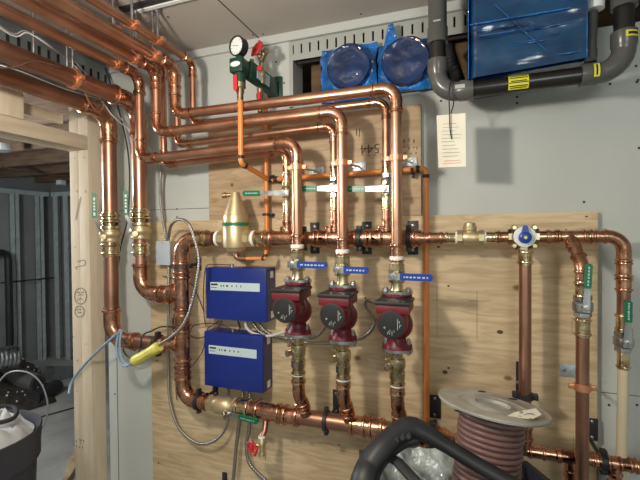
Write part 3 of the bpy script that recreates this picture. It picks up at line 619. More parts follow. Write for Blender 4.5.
# check valve
c = H1(470.5); cv = thing('check_valve', 'cast brass swing check valve in the top pipe', 'valve', c)
mb = MB().lathe(c - V((.034, 0, 0)), (1, 0, 0), [(0, .018), (0, .0225), (.013, .0225), (.0145, .018)], 8).lathe(c + V((.020, 0, 0)), (1, 0, 0), [(0, .018), (0.001, .0225), (.014, .0225), (.014, .018)], 8)
mb.lathe(c - V((.024, 0, 0)), (1, 0, 0), [(0, .016), (.01, .019), (.024, .021), (.038, .019), (.048, .016)], 22).lathe(c + V((-.002, 0, .005)), (0, 0, 1), [(0, .014), (.012, .014), (.016, .018), (.026, .0185), (.027, .016), (.034, .015), (.036, .012)], 20)
part('body', mb, 'brassm', cv); part('cap_bolt', MB().lathe(c + V((-.002, 0, .036)), (0, 0, 1), [(0, .009), (.005, .009), (.006, .006)], 6), 'brassm', cv)
for s in (-1, 1): part('thread_tape', MB().lathe(c + V((s * .036 - .003, 0, 0)), (1, 0, 0), [(0, .0172), (.006, .0172)], 20), 'tape', cv)
# mixing valve
c = P(523, 236.5, YB); mv = thing('mixing_valve', 'brass three-way mixing valve with white dial and blue knob', 'valve', c)
mb = MB().lathe(c - V((.036, 0, 0)), (1, 0, 0), [(0, .016), (0, .021), (.012, .021), (.014, .017), (.058, .017), (.06, .021), (.072, .021), (.072, .016)], 8).lathe(c, (0, 0, -1), [(0, .018), (.022, .018), (.024, .022), (.034, .022), (.035, .017)], 8)
mb.lathe(c + V((0, .02, 0)), (0, -1, 0), [(0, .018), (.006, .026), (.036, .027), (.04, .022), (.05, .018)], 26)
for an in (45, 135, 225, 315):
    q = c + V((math.cos(math.radians(an)) * .033, .004, math.sin(math.radians(an)) * .033)); mb.lathe(q, (0, -1, 0), [(0, .007), (.03, .007), (.032, .005), (.036, .005)], 10)
part('body', mb, 'brass', mv)
q = c + V((0, -.031, 0)); part('dial', MB().lathe(q, (0, -1, 0), [(0, .0265), (.004, .0265), (.005, .024)], 30), 'white', mv)
kn = MB().lathe(q + V((0, -.004, -.002)), (0, -1, 0), [(0, .0155), (.012, .0145), (.015, .010)], 24)
kn.prism([(-.009, .008), (-.005, .027), (-.003, .029), (.003, .029), (.005, .027), (.009, .008)], q + V((0, -.010, 0)), (1, 0, 0), (0, 0, 1), .010)
kb = part('knob', kn, 'blueh', mv); part('knob_screw', MB().lathe(q + V((0, -.0185, -.002)), (0, -1, 0), [(0, .004), (.001, .004)], 12), 'yellow', kb)
c1_ = c
# right vertical 1 (from mixing valve to bottom)
e = H2(530); xr = P(525, 300, YB).x
pipe_run('long straight copper pipe dropping from the mixing valve behind the wire reel', [V((c.x + .005, YB, c.z - .036)), V((c.x + .005, YB, H2(528).z))], .0152, m_='copperd', sleeves=[(0, .035, 2.6, 'brassf'), (0, .91, 3)])
# right top
tE = P(624, 236.5, YB)
xe = tE.x; tee = P(571, 236.8, YB)
xd = P(582.5, 350, YF).x
r3 = thing('ball_valve', 'brass ball valve at the right edge above the cream tube, green lever', 'valve', P(625, 341, YB))
z3 = P(625, 341, YB).z
pipe_run('copper pipe from the mixing valve turning down at the right edge', [H1(535), V((xe, YB, H1(600).z)), V((xe, YB, z3 + .03))], .0142, m_='copperd',
         sleeves=[(0, .06, 3.2), (0, .22, 2.4), (0, .72, 3.), (1, .36, 3.), (1, .52, 2.6), (1, .93, 3.2, 'brassf')], tees=[(0, (571 - 535) / (624 - 535), V((xd, YF, H1(571).z - .075)) - V((H1(571).x, YB, H1(571).z)), 3.0, .0135)])
valve_body(r3, V((xe, YB, z3)), (0, 0, 1), .050, .0185, 'steel'); hb = V((xe - .001, YB - .03, z3 + .002)); part('stem', MB().lathe(V((xe, YB - .01, z3)), (0, -1, 0), [(0, .009), (.02, .008)], 12), 'brass', r3)
lever(r3, hb, V((.008, -.0, 1)), (0, -1, 0), .050, .052, .0155, 'greenh')
pipe_run('cream plastic tube hanging below the right edge valve', [V((xe, YB, z3 - .028)), V((xe - .001, YB - .001, z3 - .15)), V((xe + .002, YB + .03, z3 - .55))], .0118, name='plastic_tube', m_='cream', R=.3, sleeves=[(0, .12, 4.4, 'brassf')], elbows=False, cat='tube')
# right drop in front
xd = P(582.5, 350, YF).x; zt = tee.z; kz = zt - .062; z2v = P(583, 306, YF).z
v = thing('ball_valve', 'brass ball valve over the plywood right edge, green lever raised', 'valve', (xd, YF, z2v))
pipe_run('copper pipe offsetting forward from the top tee down to the plywood edge valve', [V((H1(571).x, YB, H1(571).z)), V((xd, YF, H1(571).z - .075)), V((xd, YF, z2v + .028))], .0142, m_='copperd', R=.03, sleeves=[(1, .35, 2.8), (1, .8, 3.2, 'brassf')])
pipe_run('copper pipe below the plywood edge valve, passing in front of the lower pipe', [V((xd, YF, z2v - .028)), V((xd, YF, .55))], .0142, m_='copperd', sleeves=[(0, .03, 3.2, 'brassf')])
valve_body(v, V((xd, YF, z2v)), (0, 0, 1), .050, .0185, 'steel'); part('stem', MB().lathe(V((xd, YF - .01, z2v)), (0, -1, 0), [(0, .009), (.02, .008)], 12), 'brass', v)
lever(v, V((xd + .000, YF - .03, z2v)), V((.05, 0, 1)), (0, -1, 0), .046, .058, .0145, 'greenh')
# ---------------------------------------------------------------- pumps and their valves
def pump(i):
    x = FS[i][4].x; zt_ = P(pumpx[i], ftop[i], YF).z; zb_ = P(pumpx[i], fbot[i], YF).z; zc_ = (zt_ + zb_) / 2 - .004; h = zt_ - zb_
    o = V((x, YF, 0)); root = thing('circulator_pump', 'dark red circulator pump under the %s blue lever, %s of the three pumps' % (['highest', 'middle', 'lowest'][i], ['leftmost', 'middle', 'rightmost'][i]), 'pump', (x, YF, zb_), 'red circulator pumps')
    mb = MB().lathe((x, YF, zb_ + .008), (0, 0, 1), [(0, .034), (.010, .033), (.018, .026), (.03, .024), (h * .5, .030), (h - .04, .025), (h - .03, .027), (h - .022, .034), (h - .014, .034)], 26)
    mb.ball((x + .004, YF - .005, zc_ - .004), .04, 22, 14, (1.0, .95, 1.05))
    for s in (1, -1):
        for zz in (zb_ + .012, zt_ - .018): mb.lathe((x + s * .029, YF, zz - .006), (0, 0, 1), [(0, .012), (.014, .012)], 14)
    vol = part('volute', mb, 'red', root)
    mt = MB().lathe((x, YF - .015, zc_), (0, -1, 0), [(0, .040), (.02, .041), (.022, .037), (.05, .037), (.056, .039), (.078, .038), (.084, .035)], 34)
    for q_ in range(len(mt.v)): mt.v[q_].z += .014
    part('motor_housing', mt, 'red', root)
    fp = part('faceplate', MB().lathe((x, YF - .098, zc_ + .014), (0, -1, 0), [(0, .0335), (.0025, .0335), (.003, .031)], 34), 'black', root)
    mk = MB(); fo = V((x, YF - .1013, zc_ + .014))
    def q(a, b, w, hh): mk.box((fo.x + a - w / 2, fo.y - .0004, fo.z + b - hh / 2), (fo.x + a + w / 2, fo.y, fo.z + b + hh / 2))
    q(.017, .002, .0016, .028); q(.021, .008, .002, .006); q(.024, 0, .005, .0018); q(.022, -.004, .0015, .005)
    q(-.016, -.008, .006, .0016); q(-.016, -.008, .0016, .006)
    for a, b in ((-.006, -.018), (-.002, -.015), (.003, -.019), (.008, -.016), (-.008, -.022), (.003, -.024), (-.003, -.022)): q(a, b, .0015, .005)
    part('printed_mark', mk, 'slotgrey', fp, smooth=False)
    rg = MB().torus((fo.x - .004, fo.y - .0002, fo.z + .017), (0, 1, 0), .006, .0004, sq=.4); rg.torus((fo.x, fo.y - .0002, fo.z), (0, 1, 0), .030, .0006, sq=.3); part('dial_ring', rg, 'greend', fp)
    bx = MB().box((x - .040, YF - .098, zc_ + .040), (x + .046, YF - .005, zc_ + .062), .005); part('terminal_box', bx, 'red', root)
    lid = part('terminal_cover', MB().box((x - .042, YF - .101, zc_ + .062), (x + .048, YF - .002, zc_ + .072), .003), 'black', root)
    part('cover_screw', MB().lathe((x - .006, YF - .09, zc_ + .072), (0, 0, 1), [(0, .004), (.001, .003)], 10).lathe((x + .03, YF - .09, zc_ + .072), (0, 0, 1), [(0, .004), (.001, .003)], 10), 'steel', lid)
    for s, zz in ((1, zt_ - .008), (-1, zb_)):
        ov = [(.043 * math.cos(t) * (1.0), .033 * math.sin(t)) for t in [2 * math.pi * k / 24 for k in range(24)]]
        fl_ = part('flange', MB().prism(ov, (x, YF, zz + .004), (1, 0, 0), (0, 1, 0), .008), 'steel', root)
        for sx in (1, -1):
            bl = MB()
            bl.lathe((x + sx * .031, YF, zz + (.008 if s > 0 else 0)), (0, 0, s), [(0, .008), (.006, .008), (.0065, .005), (.010, .005)], 6)
            bl.lathe((x + sx * .031, YF - .0, zz + (-.016 if s > 0 else .018)), (0, 0, -s), [(0, .007), (.012, .007), (.012, .004), (.018, .004)], 6)
            part('flange_bolt', bl, 'steel', fl_)
    # upper isolation valve
    za_ = zt_ + .001; zb2 = P(pumpx[i], vtop[i], YF).z; L = zb2 - za_
    v = thing('isolation_valve', 'brass isolation valve with blue lever above the %s' % riser[i], 'valve', (x, YF, za_), 'blue-handled pump valves')
    mb = MB().lathe((x, YF, za_), (0, 0, 1), [(0, .018), (L * .08, .0165), (L * .25, .0165), (L * .26, .022), (L * .36, .0235), (L * .5, .0225), (L * .52, .0235), (L * .62, .0225), (L * .63, .0205)], 24)
    mb.lathe((x, YF, za_ + L * .62), (0, 0, 1), [(0, .0195), (.001, .0215), (L * .2, .0215), (L * .22, .019), (L * .38, .018)], 8)
    part('body', mb, 'brass', v)
    part('thread_tape', MB().lathe((x, YF, zb2 - .004), (0, 0, 1), [(0, .0195), (.002, .0205), (.010, .020), (.012, .018)], 20), 'tape', v)
    hy = za_ + L * .48; part('stem', MB().lathe((x - .002, YF - .018, hy), (0, -1, 0), [(0, .011), (.01, .011), (.012, .008), (.016, .008)], 12), 'brass', v)
    hb = V((x - .004, YF - .036, hy)); e_ = P([327, 369, 433][i], [263.5, 267, 274.5][i], YF - .036); e_.z = hb.z - .001
    lever(v, hb, e_ - hb, (0, -1, 0), .018, (e_ - hb).length - .018, .0185, 'blueh')
    # lower valve
    zl = P(pumpx[i], vbot[i], YF).z; L = zb_ - zl - .001
    v = thing('drain_valve', 'brass flow valve with small side stubs below the %s' % riser[i], 'valve', (x, YF, zl), 'brass valves below the pumps')
    mb = MB().lathe((x, YF, zb_ - .0005), (0, 0, -1), [(0, .016), (L * .12, .0155), (L * .2, .0155), (L * .22, .021), (L * .30, .0225), (L * .48, .022), (L * .5, .0195), (L * .6, .0195), (L * .62, .0215), (L * .64, .0205)], 24)
    mb.lathe((x, YF, zb_ - L * .62), (0, 0, -1), [(0, .019), (.001, .0215), (L * .2, .0215), (L * .22, .018), (L * .36, .0175)], 8)
    part('body', mb, 'brass', v); part('thread_tape', MB().lathe((x, YF, zl - .003), (0, 0, 1), [(0, .0185), (.002, .0198), (.008, .0192), (.009, .018)], 20), 'tape', v)
    q1 = V((x - .012, YF - .012, zb_ - L * .40)); part('drain_stub', MB().lathe(q1, (-.55, -.8, -.1), [(0, .009), (.012, .009), (.013, .007), (.018, .007), (.019, .010), (.023, .010), (.024, .006)], 10), 'brass', v)
    q1 = V((x - .015, YF, zb_ - L * .24)); part('side_screw', MB().lathe(q1, (-1, -.1, 0), [(0, .006), (.012, .006), (.013, .0085), (.018, .0085)], 8), 'brass', v)
for i in range(3): pump(i)
# ---------------------------------------------------------------- air separator
c = P(236, 240, YB); zt_ = P(236, 192, YB).z; zg = P(236, 224, YB).z; zb_ = P(236, 248.5, YB).z
sp = thing('air_separator', 'matt brass cone-topped air separator with a green band at the header left end', 'air separator', (c.x, YB, zb_))
H = zt_ - zb_; hg = zg - zb_
mb = MB().lathe((c.x, YB, zb_ - .012), (0, 0, 1), [(0, .010), (.001, .026), (.006, .031), (.014, .034), (.016, .041), (.03, .043), (hg + .01, .043), (hg + .014, .041), (hg + .040, .041), (hg + .042, .0385), (hg + .045, .038), (H + .004, .0155), (H + .010, .014), (H + .012, .010)], 36)
part('body', mb, 'brassm', sp); part('band', MB().lathe((c.x, YB, zg - .0065), (0, 0, 1), [(0, .0432), (0, .0442), (.011, .0442), (.011, .0432)], 36), 'greenh', sp)
part('vent_stub', MB().lathe((c.x, YB, zt_ - .008), V((-1, -.25, -.08)), [(0, .007), (.030, .007), (.031, .010), (.044, .010), (.046, .006)], 12), 'brass', sp)
for s in (-1, 1):
    part('union_nut', MB().lathe((c.x + s * .036, YB, zH), (s, 0, 0), [(0, .024), (.003, .030), (.020, .030), (.024, .025), (.034, .0245)], 8), 'brassm', sp)
    part('thread_tape', MB().lathe((c.x + s * .064, YB, zH), (s, 0, 0), [(0, .0255), (.002, .027), (.008, .0265), (.010, .024)], 20), 'tape', sp)
a = V((c.x, YB, zb_ - .008)); q1 = P(237.5, 258.5, YB); q1.x = c.x
part('bottom_elbow', MB().sweep(rounded([a, V((c.x, YB, P(237, 258, YB).z)), P(246, 259, YB)], .012)[0], .0095, 14), 'copperd', sp)
of = [P(244, 258.6, YB), P(265.5, 258.4, YB), P(266, 250, YB)]
rt_ = thing('orange_tube', 'tiny orange tube link below the air separator', 'tube', of[0])
part('tube', MB().sweep(rounded(of, .006)[0], .006, 12), 'orange', rt_)
for cc, dd in ((of[0], (1, 0, 0)), (of[1] - V((.012, 0, 0)), (1, 0, 0)), (of[1] + V((0, 0, .006)), (0, 0, 1))): part('crimp_ring', MB().lathe(cc, dd, [(0, .0075), (.008, .0075)], 14), 'blackm', rt_)
# ---------------------------------------------------------------- fill assembly with gauge on wall bracket
YG = -.20
g = P(243, 60, YG); xg = g.x
fa = thing('fill_valve', 'green fill valve with pressure reducer on a wall arm, upper wall', 'valve', P(275, 88, 0))
bodyc = P(240, 68, YG)
zt_, zb_ = P(240, 59, YG).z, P(240, 78, YG).z
bd = MB().box((bodyc.x - .025, YG - .022, zb_ + .012), (bodyc.x + .020, YG + .03, zt_ - .002), .005).lathe((bodyc.x, YG, zb_ - .02), (0, 0, 1), [(0, .012), (.004, .017), (.05, .017)], 16).lathe((bodyc.x, YG, zt_ - .008), (0, 0, 1), [(0, .014), (.014, .013), (.015, .01)], 12)
part('valve_body', bd, 'greend', fa)
part('badge', MB().add([V((bodyc.x - .003 + .017 * math.cos(t), YG - .0228, (zb_ + zt_) / 2 + .006 + .008 * math.sin(t))) for t in [2 * math.pi * k / 20 for k in range(20)]], [tuple(range(20))]).torus((bodyc.x - .003, YG - .0228, (zb_ + zt_) / 2 + .006), (0, 1, 0), .0001, .0001), 'white', fa)
wallp = P(276, 90, -.01); ar = (V((bodyc.x + .01, YG + .03, (zb_ + zt_) / 2 + .008)), V((wallp.x, -.012, wallp.z + .0)))
dv = (ar[1] - ar[0]); dvn = dv.normalized(); sdv = dvn.cross(V((0, 0, 1))).normalized()
part('arm', MB().box((0, -.014, -.028), (dv.length, .014, .026), .003, (dvn, sdv, sdv.cross(dvn)), ar[0]), 'greend', fa)
part('arm_label', MB().box((.03, .014, -.018), (dv.length * .62, .0155, .018), 0, (dvn, sdv, sdv.cross(dvn)), ar[0]).box((.03, -.0155, -.018), (dv.length * .62, -.014, .018), 0, (dvn, sdv, sdv.cross(dvn)), ar[0]), 'lilac', fa)
part('wall_bracket', MB().box((wallp.x - .03, -.014, wallp.z - .03), (wallp.x + .022, 0, wallp.z + .045), .002), 'greend', fa)
# gauge
gc = P(238.5, 47.5, YG - .005); gg = thing('pressure_gauge', 'round white-faced pressure gauge standing on the green fill valve', 'gauge', (bodyc.x, YG, zt_))
fd = V((-.25, -1, -.06)).normalized(); gr = .029
gc.z = P(237, 47.8, YG).z
part('case', MB().lathe(gc - fd * .018, fd, [(0, gr * .8), (.003, gr * .95), (.018, gr), (.026, gr * 1.05), (.029, gr * 1.02), (.029, gr * .9), (.025, gr * .88)], 34), 'black', gg)
fc = part('dial', MB().lathe(gc + fd * .006, fd, [(0, gr * .9), (.0015, gr * .9)], 34), 'white', gg)
tk = MB(); ux_ = V((0, 0, 1)).cross(fd).normalized() * -1; uz_ = fd.cross(ux_).normalized()
for k in range(11):
    an = math.radians(-135 + 27 * k); d_ = (ux_ * math.sin(an) + uz_ * math.cos(an)); tk.sweep([gc + fd * .0078 + d_ * gr * .66, gc + fd * .0078 + d_ * gr * .8], .0006, 4)
tk.sweep([gc + fd * .008 - ux_ * .006, gc + fd * .008 + ux_ * .016 - uz_ * .004], .0007, 4); part('needle', tk, 'ink', fc)
part('gauge_stem', MB().lathe(V((bodyc.x, YG, zt_ + .004)), V((gc.x - bodyc.x, 0, gc.z - gr - zt_)).normalized() if gc.z - gr - zt_ > .004 else V((0, 0, 1)), [(0, .006), (.004, .008), (.010, .008), (.012, .006), (max(.02, gc.z - gr - zt_ + .006), .006)], 10), 'brass', gg)
# red lever below gauge valve + brass union
part('red_lever', MB().prism(capsule(.048, .014), P(235.5, 75, YG - .02), (0, 0, -1), (-1, 0, 0), .006), 'redh', fa)
zc0 = P(242, 80, YG).z; zc1 = P(242, 99, YG).z
part('union', MB().lathe((bodyc.x, YG, zc0 + .006), (0, 0, -1), [(0, .015), (.012, .014), (.014, .017), (.03, .017), (.032, .012), (.045, .012), (.046, .010), (zc0 - zc1 + .01, .0095)], 10), 'brass', fa)
# rear red wheel cluster
def handwheel(root, c, axis, R, r, m_='redh'):
    axis = V(axis).normalized(); u = axis.orthogonal().normalized(); w = axis.cross(u)
    mb = MB().torus(c, axis, R, r, 24, 8); mb.lathe(V(c) - axis * .005, axis, [(0, .006), (.012, .006), (.013, .003)], 12)
    for k in range(5):
        an = 2 * math.pi * k / 5; mb.sweep([V(c), V(c) + (u * math.cos(an) + w * math.sin(an)) * R], r * .7, 6); mb.ball(V(c) + (u * math.cos(an) + w * math.sin(an)) * (R + r * .5), r * 1.3, 8, 6)
    return part('handwheel', mb, m_, root)
hb_ = P(262, 66, -.13); hv = thing('hose_valve', 'brass hose valve with red handwheel rising behind the green fill arm', 'valve', hb_)
part('body', MB().lathe(P(262, 84, -.11), (0, 0, 1), [(0, .010), (.02, .010), (.022, .014), (.036, .014), (.038, .009), (.075, .009), (.077, .013), (.09, .012), (.092, .007)], 12).lathe(P(262, 60, -.115), (.5, -.3, .6), [(0, .010), (.02, .010), (.021, .013), (.03, .012)], 10).lathe(P(262, 58, -.115), (-.6, -.3, .6), [(0, .007), (.03, .006)], 10), 'brass', hv)
handwheel(hv, P(257, 48.5, -.135), (-.4, -.8, .35), .022, .0042)
part('red_lever', MB().prism(capsule(.036, .013), P(262, 68.5, -.14), (-1, 0, .1), (0, 0, 1), .005), 'redh', hv)
part('spout', MB().lathe(P(263, 56, -.12), (.8, -.35, .45), [(0, .008), (.012, .009), (.013, .012), (.024, .012), (.025, .010)], 14), 'brass', hv)
sv = thing('relief_cap', 'small brass stub standing left of the hose valve on the green arm', 'valve', P(252, 70, -.13))
part('cap', MB().lathe(P(252, 72, -.13), (0, 0, 1), [(0, .007), (.02, .007), (.022, .005), (.03, .005), (.03, .008), (.04, .007)], 12), 'brass', sv)
hv2 = thing('hose_valve', 'brass valve with red lever hanging below the green fill arm', 'valve', P(260, 92, -.11))
part('body', MB().lathe(P(260, 89, -.11), (0, 0, -1), [(0, .010), (.015, .010), (.017, .013), (.03, .013), (.032, .009), (.075, .009)], 12), 'brass', hv2)
part('red_lever', MB().prism(capsule(.035, .012), P(259, 92, -.128), (0, 0, -1), (-1, 0, 0), .005), 'redh', hv2)
# orange tubes
ro = .0082
def otube(label, pts, R=.012, clips=()):
    root = thing('orange_tube', label, 'tube', pts[-1], 'orange tubing'); q, arcs = rounded([V(p) for p in pts], R)
    part('tube', MB().sweep(q, ro, 14), 'orange', root)
    for arc, u, w in arcs:
        mb = MB(); mb.sweep([arc[0] + u * .008] + arc + [arc[-1] + w * .008], ro * .8, 12)
        mb.lathe(arc[0] + u * .004, u, [(0, ro * 1.22), (.010, ro * 1.22)], 14).lathe(arc[-1] + w * .004, w, [(0, ro * 1.22), (.010, ro * 1.22)], 14); part('crimp_elbow', mb, 'blackm', root)
    return root
oa = P(242.5, 99, YG); ob = P(242.8, 163, YG); oa.x = bodyc.x; ob.x = bodyc.x; oc = P(272, 179.5, -.045); od = P(426, 168.5, -.045); oe = V((od.x, -.045, P(426, 452, -.045).z))
otube('orange tube dropping from the green fill valve and turning back at a dark elbow', [oa, ob, oc + V((-.014, 0, 0))], .012)
otube('long orange tube running level behind the risers then straight down the plywood', [oc, od, oe], .014)
xo = P(266.5, 200, -.045); ot = P(266.5, 140, -.045); ot.x = xo.x; obm = P(266.5, 236, -.045); obm.x = xo.x
part_root = otube('upright orange tube behind the air separator joining the level one', [V((xo.x, -.045, P(262, 96, -.1).z - .02)), V((xo.x, -.045, P(266, 253, -.045).z))])
tc_ = thing('tube_tee', 'dark crimped tee where the orange tubes meet left of the first riser', 'pipe fitting', oc); part('body', MB().lathe(oc - V((.012, 0, 0)), (1, 0, 0), [(0, .010), (.008, .0105), (.009, .007), (.02, .007), (.021, .0105), (.034, .0105)], 14).lathe(oc + V((.004, 0, 0)), (0, -.4, 1), [(0, .008), (.014, .008)], 10), 'blackm', tc_)
for px, py, vert, lab in ((267, 214.5, True, 'black tube clip on the upright orange tube behind the separator'), (412.5, 171, False, 'black tube clip on the level orange tube near its right elbow')):
    a = P(px, py, -.045); cp = thing('tube_clip', lab, 'clip', (a.x, -.018, a.z)); d = (0, 0, 1) if vert else (1, 0, 0)
    part('loop', MB().lathe(a - V(d) * .004, d, [(0, ro), (0, ro * 1.35), (.008, ro * 1.35), (.008, ro)], 16), 'blackm', cp)
    part('tail', MB().box((a.x - (.018 if vert else .004), -.045, a.z - (.004 if vert else .018)), (a.x + (.018 if vert else .004), -.018, a.z + (.004 if vert else -.004)), .001), 'blackm', cp)
# ---------------------------------------------------------------- clamps
def hclamp(px, lab, f, r, **k):
    a = P(px, 230, -.018).x; t = 0
    for q in range(180, 640):
        if f(q).x >= a: break
    return clamp(lab, V((a, YB, f(q).z)), (1, 0, 0), r, group='black pipe clamps', **k)
for px, lab in ((315, 'black pipe clamp on the top header between the left and middle risers'), (367, 'black pipe clamp on the top header between the middle and right risers'), (413, 'black pipe clamp on the top header just right of the right riser')):
    hclamp(px, lab, H1, rH, pl=(.032, .105))
for px, lab in ((214, 'black pipe clamp on the bottom header left end below the lower blue box'), (335, 'black pipe clamp on the bottom header beside the middle pump drop')):
    hclamp(px, lab, H2, r2, pl=(.022, .08), voff=.02, ring_w=.011)
hclamp(434.5, 'black pipe clamp behind the orange tube foot above the tub handle', H2, r2, pl=(.034, .07), voff=.045)
hclamp(592, 'black pipe clamp on the lower right pipe at the plywood edge', H2, .0142, pl=(.03, .06), voff=.035)
a = P(200, 268, -.018); clamp('black pipe clamp holding the vertical return pipe beside the upper blue box', V((X0, YB, P(182, 266, YB).z)), (0, 0, 1), rV, pl=(.05, .02), voff=-.0)
ca = V((P(158, 340, YB).x, YB, cA.z)); a = P(159, 331, -.018); clamp('black pipe clamp on the lower left main above the yellow connector', ca, (1, 0, 0), rL, pl=(.034, .05), voff=.05)
clamp('black pipe clamp on the long straight drop behind the reel flange', V((c1_.x + .005, YB, P(528, 396, YB).z)), (0, 0, 1), .0152, pl=(.12, .022))
for i, (px, py) in enumerate(((317, 171.5), (358, 167), (408, 162))):
    a = P(px, py, -.018); x = FS[i][4].x; cz = P(pumpx[i], py - 4, YF).z; root = thing('riser_clamp', 'copper ring clamp with galvanised wall plate on the riser of the %s' % riser[i], 'pipe clamp', a, 'copper riser clamps')
    cc = V((x, YF, cz)); mb = MB().lathe(cc - V((0, 0, .008)), (0, 0, 1), [(0, rF), (0, rF * 1.25), (.016, rF * 1.25), (.016, rF)], 24)
    for s in (1, -1): mb.box((x + s * .024 - .007, YF - .004, cz - .006), (x + s * .024 + .007, YF + .004, cz + .006), .001)
    mb.lathe((x + .026, YF - .004, cz), (0, -1, 0), [(0, .005), (.004, .005)], 8); part('ring', mb, 'copperc', root)
    part('plate', MB().box((a.x - .027, -.023, a.z - .0135), (a.x + .027, -.018, a.z + .0135), .001), 'plate', root)
    part('rod', MB().sweep([V((x + .0, YF + rF, cz)), V((a.x + .006, -.022, a.z))], .0035, 8), 'steel', root)
    part('screw', MB().lathe((a.x - .012, -.023, a.z), (0, -1, 0), [(0, .006), (.003, .004)], 10).lathe((a.x + .012, -.023, a.z), (0, -1, 0), [(0, .006), (.003, .004)], 10), 'steel', root)
a = P(569, 370, -.018); cc = V((xd, YF, P(583, 387, YF).z)); root = thing('riser_clamp', 'copper ring clamp with blue-grey wall plate on the plywood edge drop', 'pipe clamp', a)
mb = MB().lathe(cc - V((0, 0, .008)), (0, 0, 1), [(0, .0142), (0, .018), (.016, .018), (.016, .0142)], 24)
for s in (1, -1): mb.box((cc.x + s * .021 - .008, YF - .004, cc.z - .006), (cc.x + s * .021 + .008, YF + .004, cc.z + .006), .002)
part('ring', mb, 'copperc', root); part('plate', MB().box((a.x - .024, -.023, a.z - .017), (a.x + .024, -.018, a.z + .017), .001), 'plate', root)
part('rod', MB().sweep([cc + V((0, .015, 0)), V((a.x + .008, -.022, a.z + .002))], .0035, 8), 'steel', root); part('screw', MB().lathe((a.x - .012, -.023, a.z), (0, -1, 0), [(0, .006), (.003, .004)], 10), 'steel', root)
a = P(605.5, 475, -.0); solo('wall_plate', MB().box((a.x - .02, -.006, a.z - .02), (a.x + .02, 0, a.z + .025), .001), 'plate', 'galvanised wall plate low on the drywall under the lower right pipe', 'metal plate')
# ---------------------------------------------------------------- blue controller boxes
def ctrl(lab, tl, tr, bl, brr, str_, sbr, strip, which):
    YBk = -.02; YFr = -.088
    TL, TR, BL, BR = P(*tl, YFr), P(*tr, YFr), P(*bl, YFr), P(*brr, YFr)
    ST = P(*str_, YBk); 
    xl = (TL.x + BL.x) / 2; xr_ = (TR.x + BR.x) / 2; root = thing('controller_box', lab, 'controller box', (xl, YBk, BL.z), 'blue controller boxes')
    ux = (TR - TL).normalized(); w = (TR - TL).length; uz = V((0, 0, 1)); uz = (uz - uz.dot(ux) * ux).normalized(); h = (TL.z - BL.z + TR.z - BR.z) / 2; uy = uz.cross(ux)
    o = TL - uz * h
    part('housing', MB().box((0, 0, 0), (w, YBk - YFr, h), .004, (ux, uy, uz), o), 'bluebox', root)
    part('end_panel', MB().box((w, .003, .002), (w + .0015, YBk - YFr - .002, h - .002), 0, (ux, uy, uz), o), 'bluebs', root)
    lbs = MB().box((w + .0015, .03, h - .035), (w + .002, .052, h - .012), 0, (ux, uy, uz), o).box((w + .0015, .03, .008), (w + .002, .052, .032), 0, (ux, uy, uz), o); part('end_sticker', lbs, 'white', root)
    s0, s1, s2, s3 = strip; st_ = part('label_strip', MB().box((s0 * w, -.0006, s2 * h), (s1 * w, .0, s3 * h), 0, (ux, uy, uz), o), 'paleblue', root)
    mk = MB(); zz = (s2 + s3) / 2 * h
    mk.box((s0 * w + .003, -.001, zz + .003), (s0 * w + .030, -.0007, zz + .009), 0, (ux, uy, uz), o); mk.box((s0 * w + .003, -.001, zz - .006), (s0 * w + .026, -.0007, zz - .004), 0, (ux, uy, uz), o)
    for t in (.22, .27, .33, .35, .44, .53, .62): mk.box((s0 * w + t * (s1 - s0) * w, -.001, zz - .001), (s0 * w + t * (s1 - s0) * w + .004, -.0007, zz + .005), 0, (ux, uy, uz), o)
    part('printed_mark', mk, 'ink', st_, smooth=False)
    gv = MB()
    for k in range(4): gv.box((w * .5, -.0004, h * (.80 + k * .045)), (w * .98, .0002, h * (.80 + k * .045) + .0012), 0, (ux, uy, uz), o).box((w * .5, -.0004, h * (.05 + k * .035)), (w * .98, .0002, h * (.05 + k * .035) + .001), 0, (ux, uy, uz), o)
    part('vent_groove', gv, 'bluebs', root, smooth=False)
    return root, o, ux, uz, w, h
bx1 = ctrl('bright blue controller box with a pale label strip, the upper one', (205.2, 267.5), (265.8, 268.5), (205.2, 319), (265.8, 322), (274, 267), (273.6, 321), (.085, .9, .565, .72), 0)
bx2 = ctrl('bright blue controller box with a pale label strip, the lower one above the bottom header', (204, 331), (262.7, 336.5), (203, 385), (262, 394), (271, 335), (270, 391), (.085, .9, .60, .755), 1)
for k, (px, py, lab) in enumerate(((232, 266, 'small steel cable connector on top of the upper blue box'), (233, 330.5, 'small steel cable connector on top of the lower blue box'))):
    a = P(px, py, -.055); cx = thing('cable_connector', lab, 'connector', a); part('barrel', MB().lathe(a - V((0, 0, .006)), (0, 0, 1), [(0, .008), (.004, .008), (.004, .006), (.012, .006)], 12), 'steel', cx)
# junction box left
a = P(165, 253, -.05); jb = thing('junction_box', 'small pale blue-grey junction box left of the vertical return pipe', 'junction box', a)
hx = P(171.8, 253, -.05).x - a.x; hz = P(165, 241, -.05).z - a.z
part('cover', MB().box((a.x - hx, -.062, a.z - hz), (a.x + hx, -.056, a.z + hz), .002), 'lilac', jb); part('body', MB().box((a.x - hx * .95, -.056, a.z - hz * .97), (a.x + hx * .95, -.018, a.z + hz * .97), .002), 'steel', jb); part('screw', MB().lathe((a.x, -.062, a.z + hz * .8), (0, -1, 0), [(0, .003), (.001, .002)], 8), 'steel', jb)
